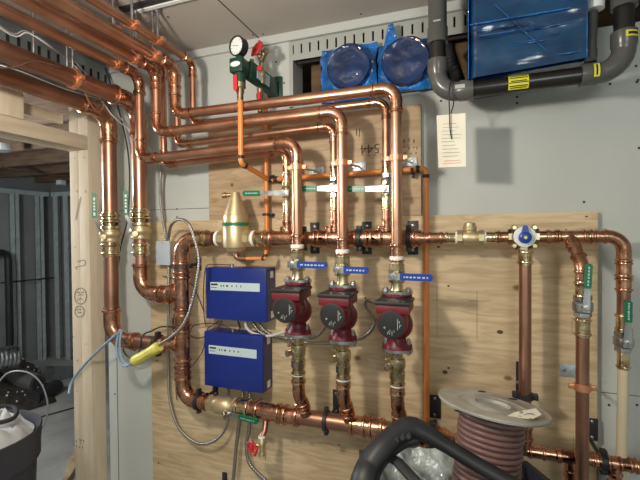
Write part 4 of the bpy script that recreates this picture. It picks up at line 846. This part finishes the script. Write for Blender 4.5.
# ---------------------------------------------------------------- conduits and wires
def cable(label, pts, r, m_, rib=False, name='cable', group=None, cat='cable'):
    q = [p if isinstance(p, V) else P(p[0], p[1], p[2]) for p in pts]
    mb = ribbed(q, r, .28, .009, 10) if rib else MB().sweep(spline(q, .012), r, 10)
    return solo(name, mb, m_, label, cat, q[0], group, angle=80)
cable('armoured conduit running down left of the return pipe, looping up to the lower box', [(161, 165, -.06), (160, 185, -.05), (161, 205, -.045), (165, 235, -.035), (168.5, 262, -.035), (168.5, 300, -.055), (168, 340, -.055), (168.5, 365, -.045), (169.5, 398, -.05), (178, 426, -.06), (195, 442, -.07), (210, 443, -.075), (222, 434, -.075), (227.5, 420, -.07), (228, 400, -.055), (228.2, 388, -.055)], .0045, 'conduit', True, 'conduit')
cable('armoured conduit arching above the return pipe elbow down to the yellow connector', [(168.5, 239, -.06), (171, 226, -.10), (178, 219.5, -.16), (188, 223, -.18), (195, 240, -.185), (199, 262, -.185), (195, 290, -.185), (187, 318, -.19), (176, 333, -.195), (159, 345, -.2)], .0042, 'conduit', True, 'conduit')
cable('armoured conduit hanging straight down below the bottom header', [(242.5, 390, -.055), (242, 405, -.06), (239, 425, -.06), (236, 450, -.06), (232.5, 490, -.06)], .0055, 'conduit', True, 'conduit')
cable('armoured conduit below the lower blue box swinging right at the bottom', [(249.5, 391, -.055), (249.7, 412, -.06), (249, 430, -.06), (246.5, 445, -.06), (249.5, 463, -.06), (263, 478, -.06), (275, 488, -.06)], .0055, 'conduit', True, 'conduit')
cable('pale armoured conduit from the upper blue box to the left pump', [(245, 321, -.06), (247, 328, -.06), (254, 333.5, -.06), (268, 336, -.065), (283, 332, -.08), (290, 328, -.10), (293, 322, -.15)], .0045, 'whitec', True, 'conduit')
cable('steel conduit passing behind the left pump to the middle pump', [(252, 322, -.055), (262, 333, -.05), (285, 338, -.045), (305, 339, -.05), (318, 335, -.07), (326, 326, -.10), (333, 318, -.15)], .0045, 'conduit', True, 'conduit')
cable('steel conduit bulging between the middle and right pumps', [(257, 322, -.05), (270, 334, -.04), (300, 342, -.04), (340, 343, -.04), (357, 340, -.05), (370, 332, -.08), (375, 321, -.1), (371, 313, -.11), (365.5, 305, -.12), (367, 301, -.13), (375, 302, -.15), (384, 304, -.16)], .0048, 'conduit', True, 'conduit')
cable('thin brown wire looping between the two blue boxes', [(222, 321, -.05), (215, 331, -.05), (200, 338, -.05), (190, 335, -.05), (193, 326, -.05), (205, 323.5, -.05), (220, 324, -.05), (231, 329, -.055)], .002, 'browncable')
cable('thin brown wire between the boxes dropping left behind the return pipe', [(219, 321, -.045), (207, 330, -.04), (203, 350, -.04), (192, 366, -.035), (183, 372, -.03), (176, 385, -.03), (177, 400, -.03)], .0018, 'browncable')
cable('thin wire hanging left of the upper blue box from its top', [(233, 265, -.05), (215, 264.5, -.05), (206, 267, -.045), (203.5, 290, -.04), (204, 315, -.04), (206, 326, -.04)], .0018, 'browncable')
cable('thin dark wire crossing behind the return pipe toward the blue box', [(163, 276, -.03), (190, 283, -.03), (198, 297, -.035), (204, 312, -.04)], .0016, 'rubber')
cable('black wire loop under the upper blue box', [(238, 321, -.05), (240, 328, -.05), (238, 333, -.055)], .003, 'rubber')
cable('black cable dropping behind the left mains and looping to the clamp', [(105, 68, -.05), (116, 100, -.05), (126, 140, -.05), (129.5, 170, -.05), (129, 200, -.05), (127, 222, -.06), (120, 250, -.06), (117.5, 285, -.06), (118, 312, -.08), (121, 338, -.08), (124, 352, -.09), (131, 358, -.10), (138, 353, -.12), (141, 345, -.155), (141.5, 337, -.155), (146, 333, -.14), (152, 331, -.09), (160, 327, -.06), (175, 327, -.06)], .0028, 'rubber')
cable('pale cable draped from the ceiling mains toward the first elbow', [V((-1.0, -.95, 2.12)), PX(0, 28, -1.13), PX(28, 33, -1.14), PX(52, 48, -1.15), (72, 63, -.24), (85, 78, -.21), (100, 98, -.18), (112, 115, -.165), (127, 128, -.10), (143, 142, -.07), (155, 156, -.06), (161, 166, -.06)], .0019, 'whitec')
cable('second grey cable following the draped pale one down the wall', [V((-1.0, -.9, 2.13)), PX(0, 26, -1.14), PX(26, 31, -1.15), PX(50, 45, -1.16), (73, 60, -.22), (88, 76, -.19), (106, 95, -.10), (122, 120, -.07), (140, 138, -.055), (152, 150, -.05), (157, 165, -.05), (158.5, 190, -.045), (163, 222, -.04), (168, 240, -.04)], .0018, 'greyc')
cable('thin brown wire hanging off the big main in a small loop', [PX(75, 68, -1.1), PX(83, 88, -1.14), PX(90, 103, -1.16), PX(98, 112, -1.2), PX(103, 108, -1.2), PX(104, 100, -1.2)], .0018, 'copperc')
cable('pale wire crossing over the two big mains near the left edge', [PX(-4, 64, -1.1), PX(10, 68, -1.1), PX(25, 73, -1.12), PX(60, 87, -1.2), PX(85, 95, -1.2), PX(100, 99, -1.2)], .0016, 'whitec')
cable('thin brown cable resting across the big main at the left edge', [PX(-6, 68, -1.09), PX(15, 67, -1.09), PX(33, 61, -1.09), PX(45, 63, -1.09), PX(60, 67, -1.09)], .0022, 'browncable')
# yellow connector with its cords
A, B = P(134, 361.5, -.19), P(159.5, 346.5, -.2); d = (B - A); yc = thing('cord_connector', 'yellow plastic cord connector hanging over the lower left main', 'cord connector', A); L = d.length
part('shell', MB().sweep([A.lerp(B, t) for t in (0, .04, .15, .35, .7, .9, 1)], [.014, .021, .024, .021, .021, .024, .018], 10, flat=.85), 'yellowp', yc)
part('strain_relief', MB().lathe(A, -d, [(0, .009), (.01, .008), (.02, .006)], 12), 'bluec', yc)
sk = MB()
for t in (.2, .85): sk.lathe(A.lerp(B, t) + V((.002, -.0195, .004)), (0, -1, .2), [(0, .003), (.0015, .003)], 8)
part('screw', sk, 'ink', yc)
cable('blue-grey cord looping from the yellow connector over the elbow and away to the post', [(131, 364, -.19), (124, 366, -.18), (118, 358, -.17), (116.5, 345, -.16), (119, 332, -.15), (122, 330, -.15), (120, 340, -.16), (121, 355, -.17), (126, 364, -.18), (131, 365, -.19)], .0042, 'bluec')
cable('blue-grey cord slung from the lower left main past the post into the far room', [(118, 333, -.155), (110, 340, -.15), (99, 350, -.14), (87, 362, -.13), (77, 374, -.125), (71, 384, -.13), (69, 394, -.16)], .005, 'bluec')
# drain spigot
a = H2(266); dr = thing('drain_valve', 'small drain spigot with red handwheel under the bottom header', 'valve', a)
s1 = P(262, 437, YB - .03); part('tailpiece', MB().sweep([a + V((0, 0, -.02)), P(265, 430, YB - .02), s1], [.009, .009, .011], 12), 'copperd', dr)
part('body', MB().lathe(s1, V((.1, -.2, -1)), [(0, .009), (.01, .013), (.022, .013), (.024, .009), (.045, .008), (.046, .011), (.056, .011)], 12).lathe(P(261, 445, YB - .035), V((-1, -.5, 0)), [(0, .008), (.02, .007)], 10), 'brassm', dr)
part('thread_tape', MB().lathe(s1 + V((0, 0, .004)), V((.1, -.2, -1)), [(0, .0115), (.007, .0118)], 14), 'tape', dr)
handwheel(dr, P(252.5, 448, YB - .05), (-.35, -1, -.1), .019, .004)
ch = MB()
for k in range(6): ch.torus(P(265.5, 443 + k * 3, YB - .025), (1, .3 if k % 2 else -1, 0), .0035, .001, 10, 5)
part('chain', ch, 'steel', dr)
a = P(225, 477, -.02); solo('wall_clip', MB().box((a.x - .010, -.026, a.z - .03), (a.x + .010, -.018, a.z + .018), .004).lathe((a.x - .004, -.026, a.z - .012), (0, -1, 0), [(0, .006), (.004, .005)], 10), 'blackm', 'small black clip low on the plywood beside the hanging conduit', 'clip')
# ---------------------------------------------------------------- duct ports wrapped in blue film
def port(lab, x0, y0, x1, y1, cx, cy, rr, flap=False):
    Yf = -.03; pA = P(x0, y1, Yf); pB = P(x1, y0, Yf); xa, xb = P(x0, (y0 + y1) / 2, Yf).x, P(x1, (y0 + y1) / 2, Yf).x
    cen = P(cx, cy, Yf - .03); root = thing('duct_port', lab, 'duct', (cen.x, 0, zA), 'blue wrapped duct ports')
    zlo = P(cx, y1, Yf).z; zhi = P(cx, y0, Yf).z
    n = 22; vs = []
    for i in range(n + 1):
        for j in range(n + 1):
            x = xa + (xb - xa) * i / n; z = zlo + (zhi - zlo) * j / n
            d_ = math.hypot(x - cen.x, z - cen.z); y = Yf + .007 * noise.noise(V((x * 30, cx, z * 30))) + (-.02 * max(0, 1 - abs(d_ - rr) / .03) if d_ > rr * .7 else -.02)
            e = .006 * noise.noise(V((x * 40, 7, z * 40))) if i in (0, n) or j in (0, n) else 0
            vs.append(V((x + e, y, z + e)))
    part('film_sheet', MB().add(vs, [(i * (n + 1) + j, (i + 1) * (n + 1) + j, (i + 1) * (n + 1) + j + 1, i * (n + 1) + j + 1) for i in range(n) for j in range(n)]), 'film', root, angle=80)
    part('back_box', MB().box((xa + .01, Yf + .012, zlo + .008), (xb - .01, .2, zhi - .01)), 'steel', root)
    nn = 48; rings = [(0., rr * 1.0), (.028, rr * 1.0), (.034, rr * .97), (.030, rr * .9), (.032, rr * .6), (.031, rr * .3), (.031, .001)]
    mb = MB(); vs = []
    for t, r_ in rings:
        for j in range(nn):
            an = 2 * math.pi * j / nn; k = 1 + .02 * noise.noise(V((math.cos(an) * 3, math.sin(an) * 3, cx)))
            vs.append(V((cen.x + math.cos(an) * r_ * k, Yf - .012 - t + .007 * noise.noise(V((math.cos(an) * r_ * 24, cx, math.sin(an) * r_ * 24))), cen.z + math.sin(an) * r_ * k)))
    mb.add(vs, [(i * nn + j, i * nn + (j + 1) % nn, (i + 1) * nn + (j + 1) % nn, (i + 1) * nn + j) for i in range(len(rings) - 1) for j in range(nn)])
    part('wrapped_collar', mb, 'filmd', root, angle=80)
    if flap:
        q = [P(x, y, -.045) for x, y in ((384, 45), (388, 25), (393, 23), (397, 38), (404, 44))]
        part('film_flap', MB().add(q + [v_ + V((.0, .003, 0)) for v_ in q], [(0, 1, 2, 3, 4), (9, 8, 7, 6, 5)] + [(i, (i + 1) % 5, 5 + (i + 1) % 5, 5 + i) for i in range(5)]), 'film', root, smooth=False)
port('round duct port sealed in blue film, above the middle riser', 321, 47, 377, 101, 349, 67.5, .070)
port('round duct port sealed in blue film beside the grey vertical pipe, with a loose flap', 378.5, 43, 433, 92, 405.5, 62, .071, True)
# blue wrapped unit
YU = -.20; TLp = P(467, -40, YU); BLp = P(468, 79, YU); BRp = P(586.5, 57.5, YU); TRp = P(587, -40, YU)
un = thing('ventilation_unit', 'large box unit wrapped in glossy dark blue film under the ceiling', 'ventilation unit', (BLp.x, YU, BLp.z))
n = 36; vs = []
zt_ = CEIL - .015
for i in range(n + 1):
    for j in range(n + 1):
        u, v = i / n, j / n; lo = BLp.lerp(BRp, u); x = lo.x; z = lo.z + (zt_ - lo.z) * v
        y = YU + .005 * noise.noise(V((x * 6, 1, z * 22))) + .002 * noise.noise(V((x * 40, 4, z * 40)))
        if i < 2: y += .010 * (2 - i)
        vs.append(V((x, y, z)))
bx = MB().add(vs, [(i * (n + 1) + j, (i + 1) * (n + 1) + j, (i + 1) * (n + 1) + j + 1, i * (n + 1) + j + 1) for i in range(n) for j in range(n)])
part('film_front', bx, 'filmu', un, angle=80)
hex_ = [BLp, BRp, V((BRp.x, YU, zt_)), V((BLp.x, YU, zt_))]; hb2 = [V((v_.x, -.02, v_.z)) for v_ in hex_]; f8 = [V((v_.x, YU + .02, v_.z)) for v_ in hex_]
part('casing', MB().add(f8 + hb2, [(0, 1, 2, 3), (7, 6, 5, 4), (0, 4, 5, 1), (1, 5, 6, 2), (2, 6, 7, 3), (3, 7, 4, 0)]), 'filmd', un, smooth=False)
sd_ = []
for k, X_ in ((0, BLp), (1, BRp)):
    part('film_side', MB().add([V((X_.x, YU, X_.z)), V((X_.x, -.02, X_.z)), V((X_.x, -.02, zt_)), V((X_.x, YU, zt_)), V((X_.x + .002, YU, X_.z)), V((X_.x + .002, -.02, X_.z)), V((X_.x + .002, -.02, zt_)), V((X_.x + .002, YU, zt_))], [(0, 1, 2, 3), (7, 6, 5, 4), (0, 4, 5, 1), (1, 5, 6, 2), (2, 6, 7, 3), (3, 7, 4, 0)]), 'film', un, smooth=False)
a = P(488, 44, YU - .004); stp = MB()
for (x0, y0, x1, y1, t) in ((470, 25, 570, 8, .002), (478, 31, 530, 23, .001), (478, 36, 540, 27, .0015)): stp.sweep([P(x0, y0, YU - .006), P(x1, y1, YU - .006)], t, 6)
rnd = random.Random(3)
for k in range(14):
    x0 = rnd.uniform(472, 570); y0 = rnd.uniform(-5, 55); L_ = rnd.uniform(15, 55); sl = rnd.choice((-.2, -.15, .7, .9, -.17)); x1_ = min(582, x0 + L_); y1_ = y0 + (x1_ - x0) * sl
    if y1_ < 55: stp.sweep([P(x0, y0, YU - .003), P((x0 + x1_) / 2, (y0 + y1_) / 2 + .6, YU - .006), P(x1_, y1_, YU - .003)], [.0004, .0012, .0004], 5)
part('film_crease', stp, 'film', un)
a0_ = P(470, 86, -.185 + .03); 
solo('mounting_rail', MB().sweep([P(476, 82, -.13), P(583, 63.5, -.13)], .012, 4), 'pvc', 'grey mounting rail below the blue wrapped unit', 'rail')
# insulated / white pipe pieces right of the unit
a = P(596, -12, -.17); b = P(595.5, 10, -.17); wp = thing('drain_tube', 'grey tube with pale collar beside the right end of the blue unit', 'pipe', P(591, 58, -.17))
part('collar', MB().sweep([P(596.5, -20, -.17), P(595.5, 9.5, -.17)], .018, 18), 'white', wp); part('tube', MB().sweep([P(593, 8, -.16), P(591.5, 53, -.16)], .0105, 14), 'pvc', wp); part('cap', MB().sweep([P(591.5, 50, -.16), P(591.5, 59, -.16)], .0125, 14), 'pvc', wp)
# ---------------------------------------------------------------- grey drain pipe
YD = -.17; rP = .0235
gx_ = P(437.5, 40, YD).x
gp = thing('drain_pipe', 'grey plastic drain pipe bending under the blue unit and up again at the right', 'pipe', P(437, 90, YD))
p0 = V((gx_, YD, CEIL)); zbt = P(450, 92.5, YD).z; xrr = P(624, 40, YD).x; zr = P(612, 75, YD).z
path = [p0, V((gx_, YD, zbt)), V((xrr, YD, zbt - .0)), V((xrr, YD, CEIL + .02))]
zr = P(585, 73, YD).z; path[2].z = zbt + .004
q, arcs = rounded(path, .052)
part('tube', MB().sweep(q, rP * .88, 24), 'pvcd', gp)
for ai, (arc, u, w) in enumerate(arcs):
    pts_ = [arc[0] + u * .036, arc[0] + u * .0359] + [arc[0] + u * .004] + arc + [arc[-1] + w * .004, arc[-1] + w * .0359, arc[-1] + w * .036]
    rad_ = [rP * .9, rP * 1.13, rP * 1.13] + [rP * 1.04] * len(arc) + [rP * 1.13, rP * 1.13, rP * .9]
    part('elbow', MB().sweep(pts_, rad_, 26), 'pvc', gp)
z0 = P(437, 44, YD).z
part('upper_socket', MB().lathe((gx_, YD, z0), (0, 0, 1), [(0, rP * .9), (0, rP * 1.12), (.04, rP * 1.12), (.045, rP * 1.02), (CEIL - z0 - .02, rP * 1.02), (CEIL - z0 - .019, rP * 1.1), (CEIL - z0, rP * 1.1)], 26), 'pvc', gp)
z0 = P(620, 9, YD).z
part('upper_socket', MB().lathe((xrr, YD, z0 + .0), (0, 0, 1), [(0, rP * .9), (0, rP * 1.14), (.035, rP * 1.14), (.04, rP * 1.05), (CEIL - z0, rP * 1.05)], 26), 'pvc', gp)
part('mold_mark', MB().box((gx_ - .009, YD - rP * 1.06, P(437, 25, YD).z - .002), (gx_ + .009, YD - rP * .98, P(437, 25, YD).z + .002)), 'slotgrey', gp); part('mold_mark', MB().box((P(460, 87, YD).x - .012, YD - rP * 1.16, zbt - .001), (P(460, 87, YD).x + .012, YD - rP * 1.1, zbt + .009)), 'slotgrey', gp)
def curved_label(x0, x1, a0, a1, r, c_z, m_, parent, name, ytext=True, vertical=False, cx=None, z0=None, z1=None):
    mb = MB(); n = 12; vs = []
    for k in range(n + 1):
        an = math.radians(a0 + (a1 - a0) * k / n)
        if not vertical:
            y = YD - r * math.cos(an); z = c_z + r * math.sin(an); vs += [V((x0, y, z)), V((x1, y, z))]
        else:
            vs += [V((cx + r * math.sin(an), YD - r * math.cos(an), z0)), V((cx + r * math.sin(an), YD - r * math.cos(an), z1))]
    mb.add(vs, [(2 * k, 2 * k + 1, 2 * k + 3, 2 * k + 2) for k in range(n)]); return part(name, mb, m_, parent)
xa, xb = P(508.5, 83, YD - .02).x, P(529, 81, YD - .02).x; zc_ = zbt + .0015
lb = curved_label(xa, xb, -55, 55, rP * .895, zc_, 'yellow', gp, 'sticker')
for k, an in enumerate((40, 24, 2, -8, -30, -42)):
    w_ = (xb - xa); f0, f1 = ((.08, .92), (.05, .97), (.12, .9), (.02, .98), (.05, .96), (.1, .9))[k]
    curved_label(xa + w_ * f0, xa + w_ * f1, an - 3.4, an + 3.4, rP * .903, zc_, 'ink', lb, 'printed_line')
xa = P(593.5, 70, YD - .02).x; xb = P(599.5, 70, YD - .02).x; lb = curved_label(xa, xb, -30, 42, rP * 1.145, zbt + .003, 'yellow', gp, 'sticker'); curved_label(xa + .004, xb - .004, -22, 34, rP * 1.15, zbt + .003, 'ink', lb, 'printed_line')
zq = P(627, 37.5, YD).z; lb = curved_label(0, 0, -10, 62, rP * 1.145, 0, 'yellow', gp, 'sticker', True, True, xrr, zq - .007, zq + .007); curved_label(0, 0, 0, 54, rP * 1.15, 0, 'ink', lb, 'printed_line', True, True, xrr, zq - .003, zq + .003)
# black fittings in the gap behind
a = P(452, 62, .0); rg = thing('black_hose', 'black corrugated hose in the gap behind the grey pipe', 'hose', a)
part('tube', ribbed([P(448, 48, -.02), P(452, 62, -.05), P(458, 78, -.06), P(462, 90, .0)], .016, .12, .012), 'rubber', rg)
# tag card
cy = -.185; t0_, t1_, t2_, t3_ = P(436.5, 115.5, -.175), P(465.5, 113, -.195), P(466, 166.5, -.195), P(438.5, 167.5, -.175)
tg = thing('paper_tag', 'cream paper tag hanging from the grey pipe on a black tie', 'tag', t0_)
part('card', MB().add([t0_, t1_, t2_, t3_] + [v_ + V((0, .0008, 0)) for v_ in (t0_, t1_, t2_, t3_)], [(0, 1, 2, 3), (7, 6, 5, 4), (0, 4, 5, 1), (1, 5, 6, 2), (2, 6, 7, 3), (3, 7, 4, 0)]), 'paper', tg, smooth=False)
def cardp(x, y): return P(x, y, -.176 - .020 * (x - 437) / 29)
ln = MB()
for k in range(10):
    y = 124 + k * 3.6; x0 = 441 + random.uniform(0, 2); ln.sweep([cardp(x0, y), cardp(x0 + random.uniform(12, 21), y - .6)], .0004, 4)
part('printed_line', ln, 'pencil', tg); part('pink_line', MB().sweep([cardp(444, 161), cardp(460, 160)], .0012, 4).sweep([cardp(443, 163.5), cardp(461, 162.5)], .0008, 4), 'pink', tg)
part('tie', MB().sweep(spline([P(451.5, 139, cy - .004), P(450, 128, cy - .006), P(449.5, 112, cy - .008), P(449, 98, YD - .038), P(449.5, 88, YD - .036), P(452, 80, YD - .02), P(455, 79, YD + .02), P(455, 90, YD + .035), P(453.5, 104, YD + .01), P(451, 113, cy + .004)], .006), .0016, 8), 'black', tg)
# ---------------------------------------------------------------- reel in the black tub
rc = PD(492.5, 405, .90); Rf = .115; fw_ = ray(492, 235); fw_.z = 0; fw_.normalize(); ax = (V((0, 0, 1)) + fw_ * .10 + vX_w * .10).normalized()
re = thing('wire_reel', 'steel-flanged reel of mauve brown cable standing in the black tub', 'reel', rc - ax * .23)
mb = MB().lathe(rc - ax * .003, ax, [(0, Rf * .3), (0, Rf - .003), (.0, Rf), (.004, Rf + .001), (.006, Rf - .001), (.004, Rf - .006), (.003, Rf - .02), (.004, Rf * .62), (.002, Rf * .6), (.002, Rf * .45), (.005, Rf * .42), (.006, Rf * .32), (.003, Rf * .3), (-.004, Rf * .25), (-.004, Rf * .14), (-.02, Rf * .13)], 60)
fl1 = part('top_flange', mb, 'reel', re); mm = MB()
for px, py in ((462, 403), (482, 391.5), (459, 411), (465, 405), (513, 399)):
    q = PZ(px, py, rc.z + .004); mm.ball(q, .008, 10, 6, (1.3, .6, .15))
part('cutout', mm, 'ink', fl1)
q = rc + ax * .0045; lbm = MB().add([q + V((.04 + a_ * math.cos(0), -.03 + b_, 0)) for a_, b_ in ((-.02, -.035), (.03, -.03), (.052, .0), (.045, .03), (.0, -.005))], [(0, 1, 2, 3, 4)])
lb = part('paper_label', lbm, 'paper', fl1, smooth=False); pl_ = MB()
for k in range(14):
    a_ = random.uniform(.005, .04); b_ = random.uniform(-.03, 0); pl_.box((q.x + .04 + a_, q.y - .03 + b_, q.z + .0003), (q.x + .04 + a_ + .006, q.y - .03 + b_ + .0015, q.z + .0006))
part('printed_mark', pl_, 'ink', lb, smooth=False)
rw = .067; mb = MB()
for k in range(17):
    for lay in (0,): mb.torus(rc - ax * (.012 + k * .0118), ax, rw - .004 + .001 * math.sin(k * 2.1), .0062, 48, 10)
mb.lathe(rc - ax * .004, -ax, [(0, rw - .004), (.2, rw - .004)], 40); part('cable_coil', mb, 'wirey', re, angle=60)
part('bottom_flange', MB().lathe(rc - ax * .215, -ax, [(0, Rf), (.004, Rf), (.004, .02)], 50), 'reel', re)
# tub
zR = .93
C0 = PZ(362, 451, zR); C1 = PZ(526, 462, zR); C2 = PZ(590, 505, zR); C2 = C1 + V((.50, -.86, 0)).normalized() * .42; C3 = C0 + (C2 - C1)
def ringp(cs, z, sc_=1.0):
    m_ = sum(cs, V((0, 0, 0))) / 4; return [V((m_.x + (c_.x - m_.x) * sc_, m_.y + (c_.y - m_.y) * sc_, z)) for c_ in cs]
cs4 = [C0, C1, C2, C3]; tb = thing('tool_tub', 'black plastic tub with a thick arched carrying handle in the foreground', 'tub', ringp(cs4, .0)[0])
L0, L1, L2, L3, L4, L5 = ringp(cs4, 0, .86), ringp(cs4, zR - .03, .985), ringp(cs4, zR - .03, 1.03), ringp(cs4, zR, 1.03), ringp(cs4, zR, .96), ringp(cs4, .70, .90)
rs = [L0, L1, L2, L3, L4, L5]; vs = sum(rs, []); fs = [(0, 3, 2, 1), (20, 21, 22, 23)]
for i in range(5):
    for j in range(4): fs.append((i * 4 + j, i * 4 + (j + 1) % 4, (i + 1) * 4 + (j + 1) % 4, (i + 1) * 4 + j))
part('body', MB().add(vs, fs), 'darkplastic', tb, smooth=False)
hp_ = [V((-.10, -.47, .80)), V((-.17, -.50, .80)), PD(354, 535, .77), PD(362, 486, .76), PD(369, 466, .785), PD(381, 449, .80), PD(395, 436, .82), PD(407, 428.5, .83), PD(415, 428, .83), PD(424, 432, .825), PD(445, 444.5, .81), PD(480, 466, .785), PD(520, 489, .75), PD(560, 513, .72), V((.20, -.50, .93)), V((.22, -.515, .78))]
q = spline(hp_, .008); rads = [.0265 - .0095 * max(0, min(1, (i / len(q) - .46) / .08)) for i in range(len(q))]
part('handle', MB().sweep(q, rads, 14, flat=.85), 'rubber', tb)
gt = MB()
for k in range(8):
    t = PD(*[(372, 462), (376, 455), (381, 449.5), (386, 445), (391.5, 441), (397, 438), (403, 436), (409, 435)][k], .80); gt.box((-.005, -.01, -.004), (.005, .01, .004), .001, (vX if 0 else V((1, 0, .6)).normalized(), V((0, 1, 0)), V((-.6, 0, 1)).normalized()), t)
part('grip_tooth', gt, 'darkplastic', tb)
part('inner_web', MB().sweep(spline([PD(371, 482, .775), PD(379, 464, .80), PD(391, 451, .82), PD(403, 442.5, .835), PD(417, 439, .84)], .008), .013, 8), 'darkplastic', tb)
lg = MB().sweep([PD(380, 453, .83), PD(398, 462, .79), PD(418, 484, .74), PD(432, 505, .70)], .012, 8, flat=.6); part('latch_arm', lg, 'darkplastic', tb)
# plastic bag
n = 60; vs = []; A_, B_, C_, D_ = PZ(384, 447, .96), PZ(456, 452, .96), PZ(490, 510, .90), PZ(372, 520, .90)
for i in range(n + 1):
    for j in range(n + 1):
        u, v = i / n, j / n; p = A_.lerp(B_, u).lerp(D_.lerp(C_, u), v); k = noise.fractal(V((u * 3, v * 3, 2.2)), .8, 2, 4)
        rdg = abs(noise.noise(V((u * 4 + 5, v * 3, 1)))); p.z += (-.016 * rdg * 2 + .006 * k) * min(1, 4 * min(u, 1 - u, v) + .3) - .03 * math.sin(u * 3.1) * math.sin(v * 3.1) + .006; vs.append(p)
solo('plastic_bag', MB().add(vs, [(i * (n + 1) + j, (i + 1) * (n + 1) + j, (i + 1) * (n + 1) + j + 1, i * (n + 1) + j + 1) for i in range(n) for j in range(n)]), 'bag', 'crumpled dusty clear plastic bag inside the black tub', 'plastic bag', angle=80)
# ceiling strip near the top left
a = PZ(137, 11, CEIL - .012); b = PZ(192, -3, CEIL - .012)
d = (b - a).normalized(); s_ = d.cross(V((0, 0, 1))); rs_ = thing('ceiling_strip', 'white metal strip on the ceiling above the copper pipes', 'metal strip', a)
part('strip', MB().box((0, -.012, 0), ((b - a).length, .0, .012), 0, (d, s_, V((0, 0, 1))), a), 'white', rs_); part('shadow_gap', MB().box((-.05, -.0, .004), ((b - a).length, .02, .012), 0, (d, s_, V((0, 0, 1))), a), 'blackm', rs_)
# ================================================================== LIGHT
def lamp(name, loc, power, size, col):
    l = bpy.data.lights.new(name, 'POINT'); l.energy = power; l.shadow_soft_size = size; l.color = col
    o = bpy.data.objects.new(name, l); C.objects.link(o); o.location = loc; return o
lamp('work_light', (-.58, -1.08, 1.81), 32, .045, (1., .92, .79))
lamp('room_fill', (.6, -2.7, 2.0), 46, .35, (.92, 1., .98))  # unseen fill lamp added behind the camera to lift the shadows
lamp('far_room_fill', (-2.8, -.4, 1.75), 80, .12, (.9, .97, 1.))  # unseen lamp added to brighten the far room
w = bpy.data.worlds.new('world'); sc.world = w; w.use_nodes = True
w.node_tree.nodes['Background'].inputs[0].default_value = (.6, .65, .7, 1); w.node_tree.nodes['Background'].inputs[1].default_value = .3
vs_ = sc.view_settings; sc.display_settings.display_device = 'sRGB'
vs_.view_transform = 'Standard'; vs_.look = 'None'; vs_.gamma = 1; vs_.use_curve_mapping = False; vs_.exposure = -0.06
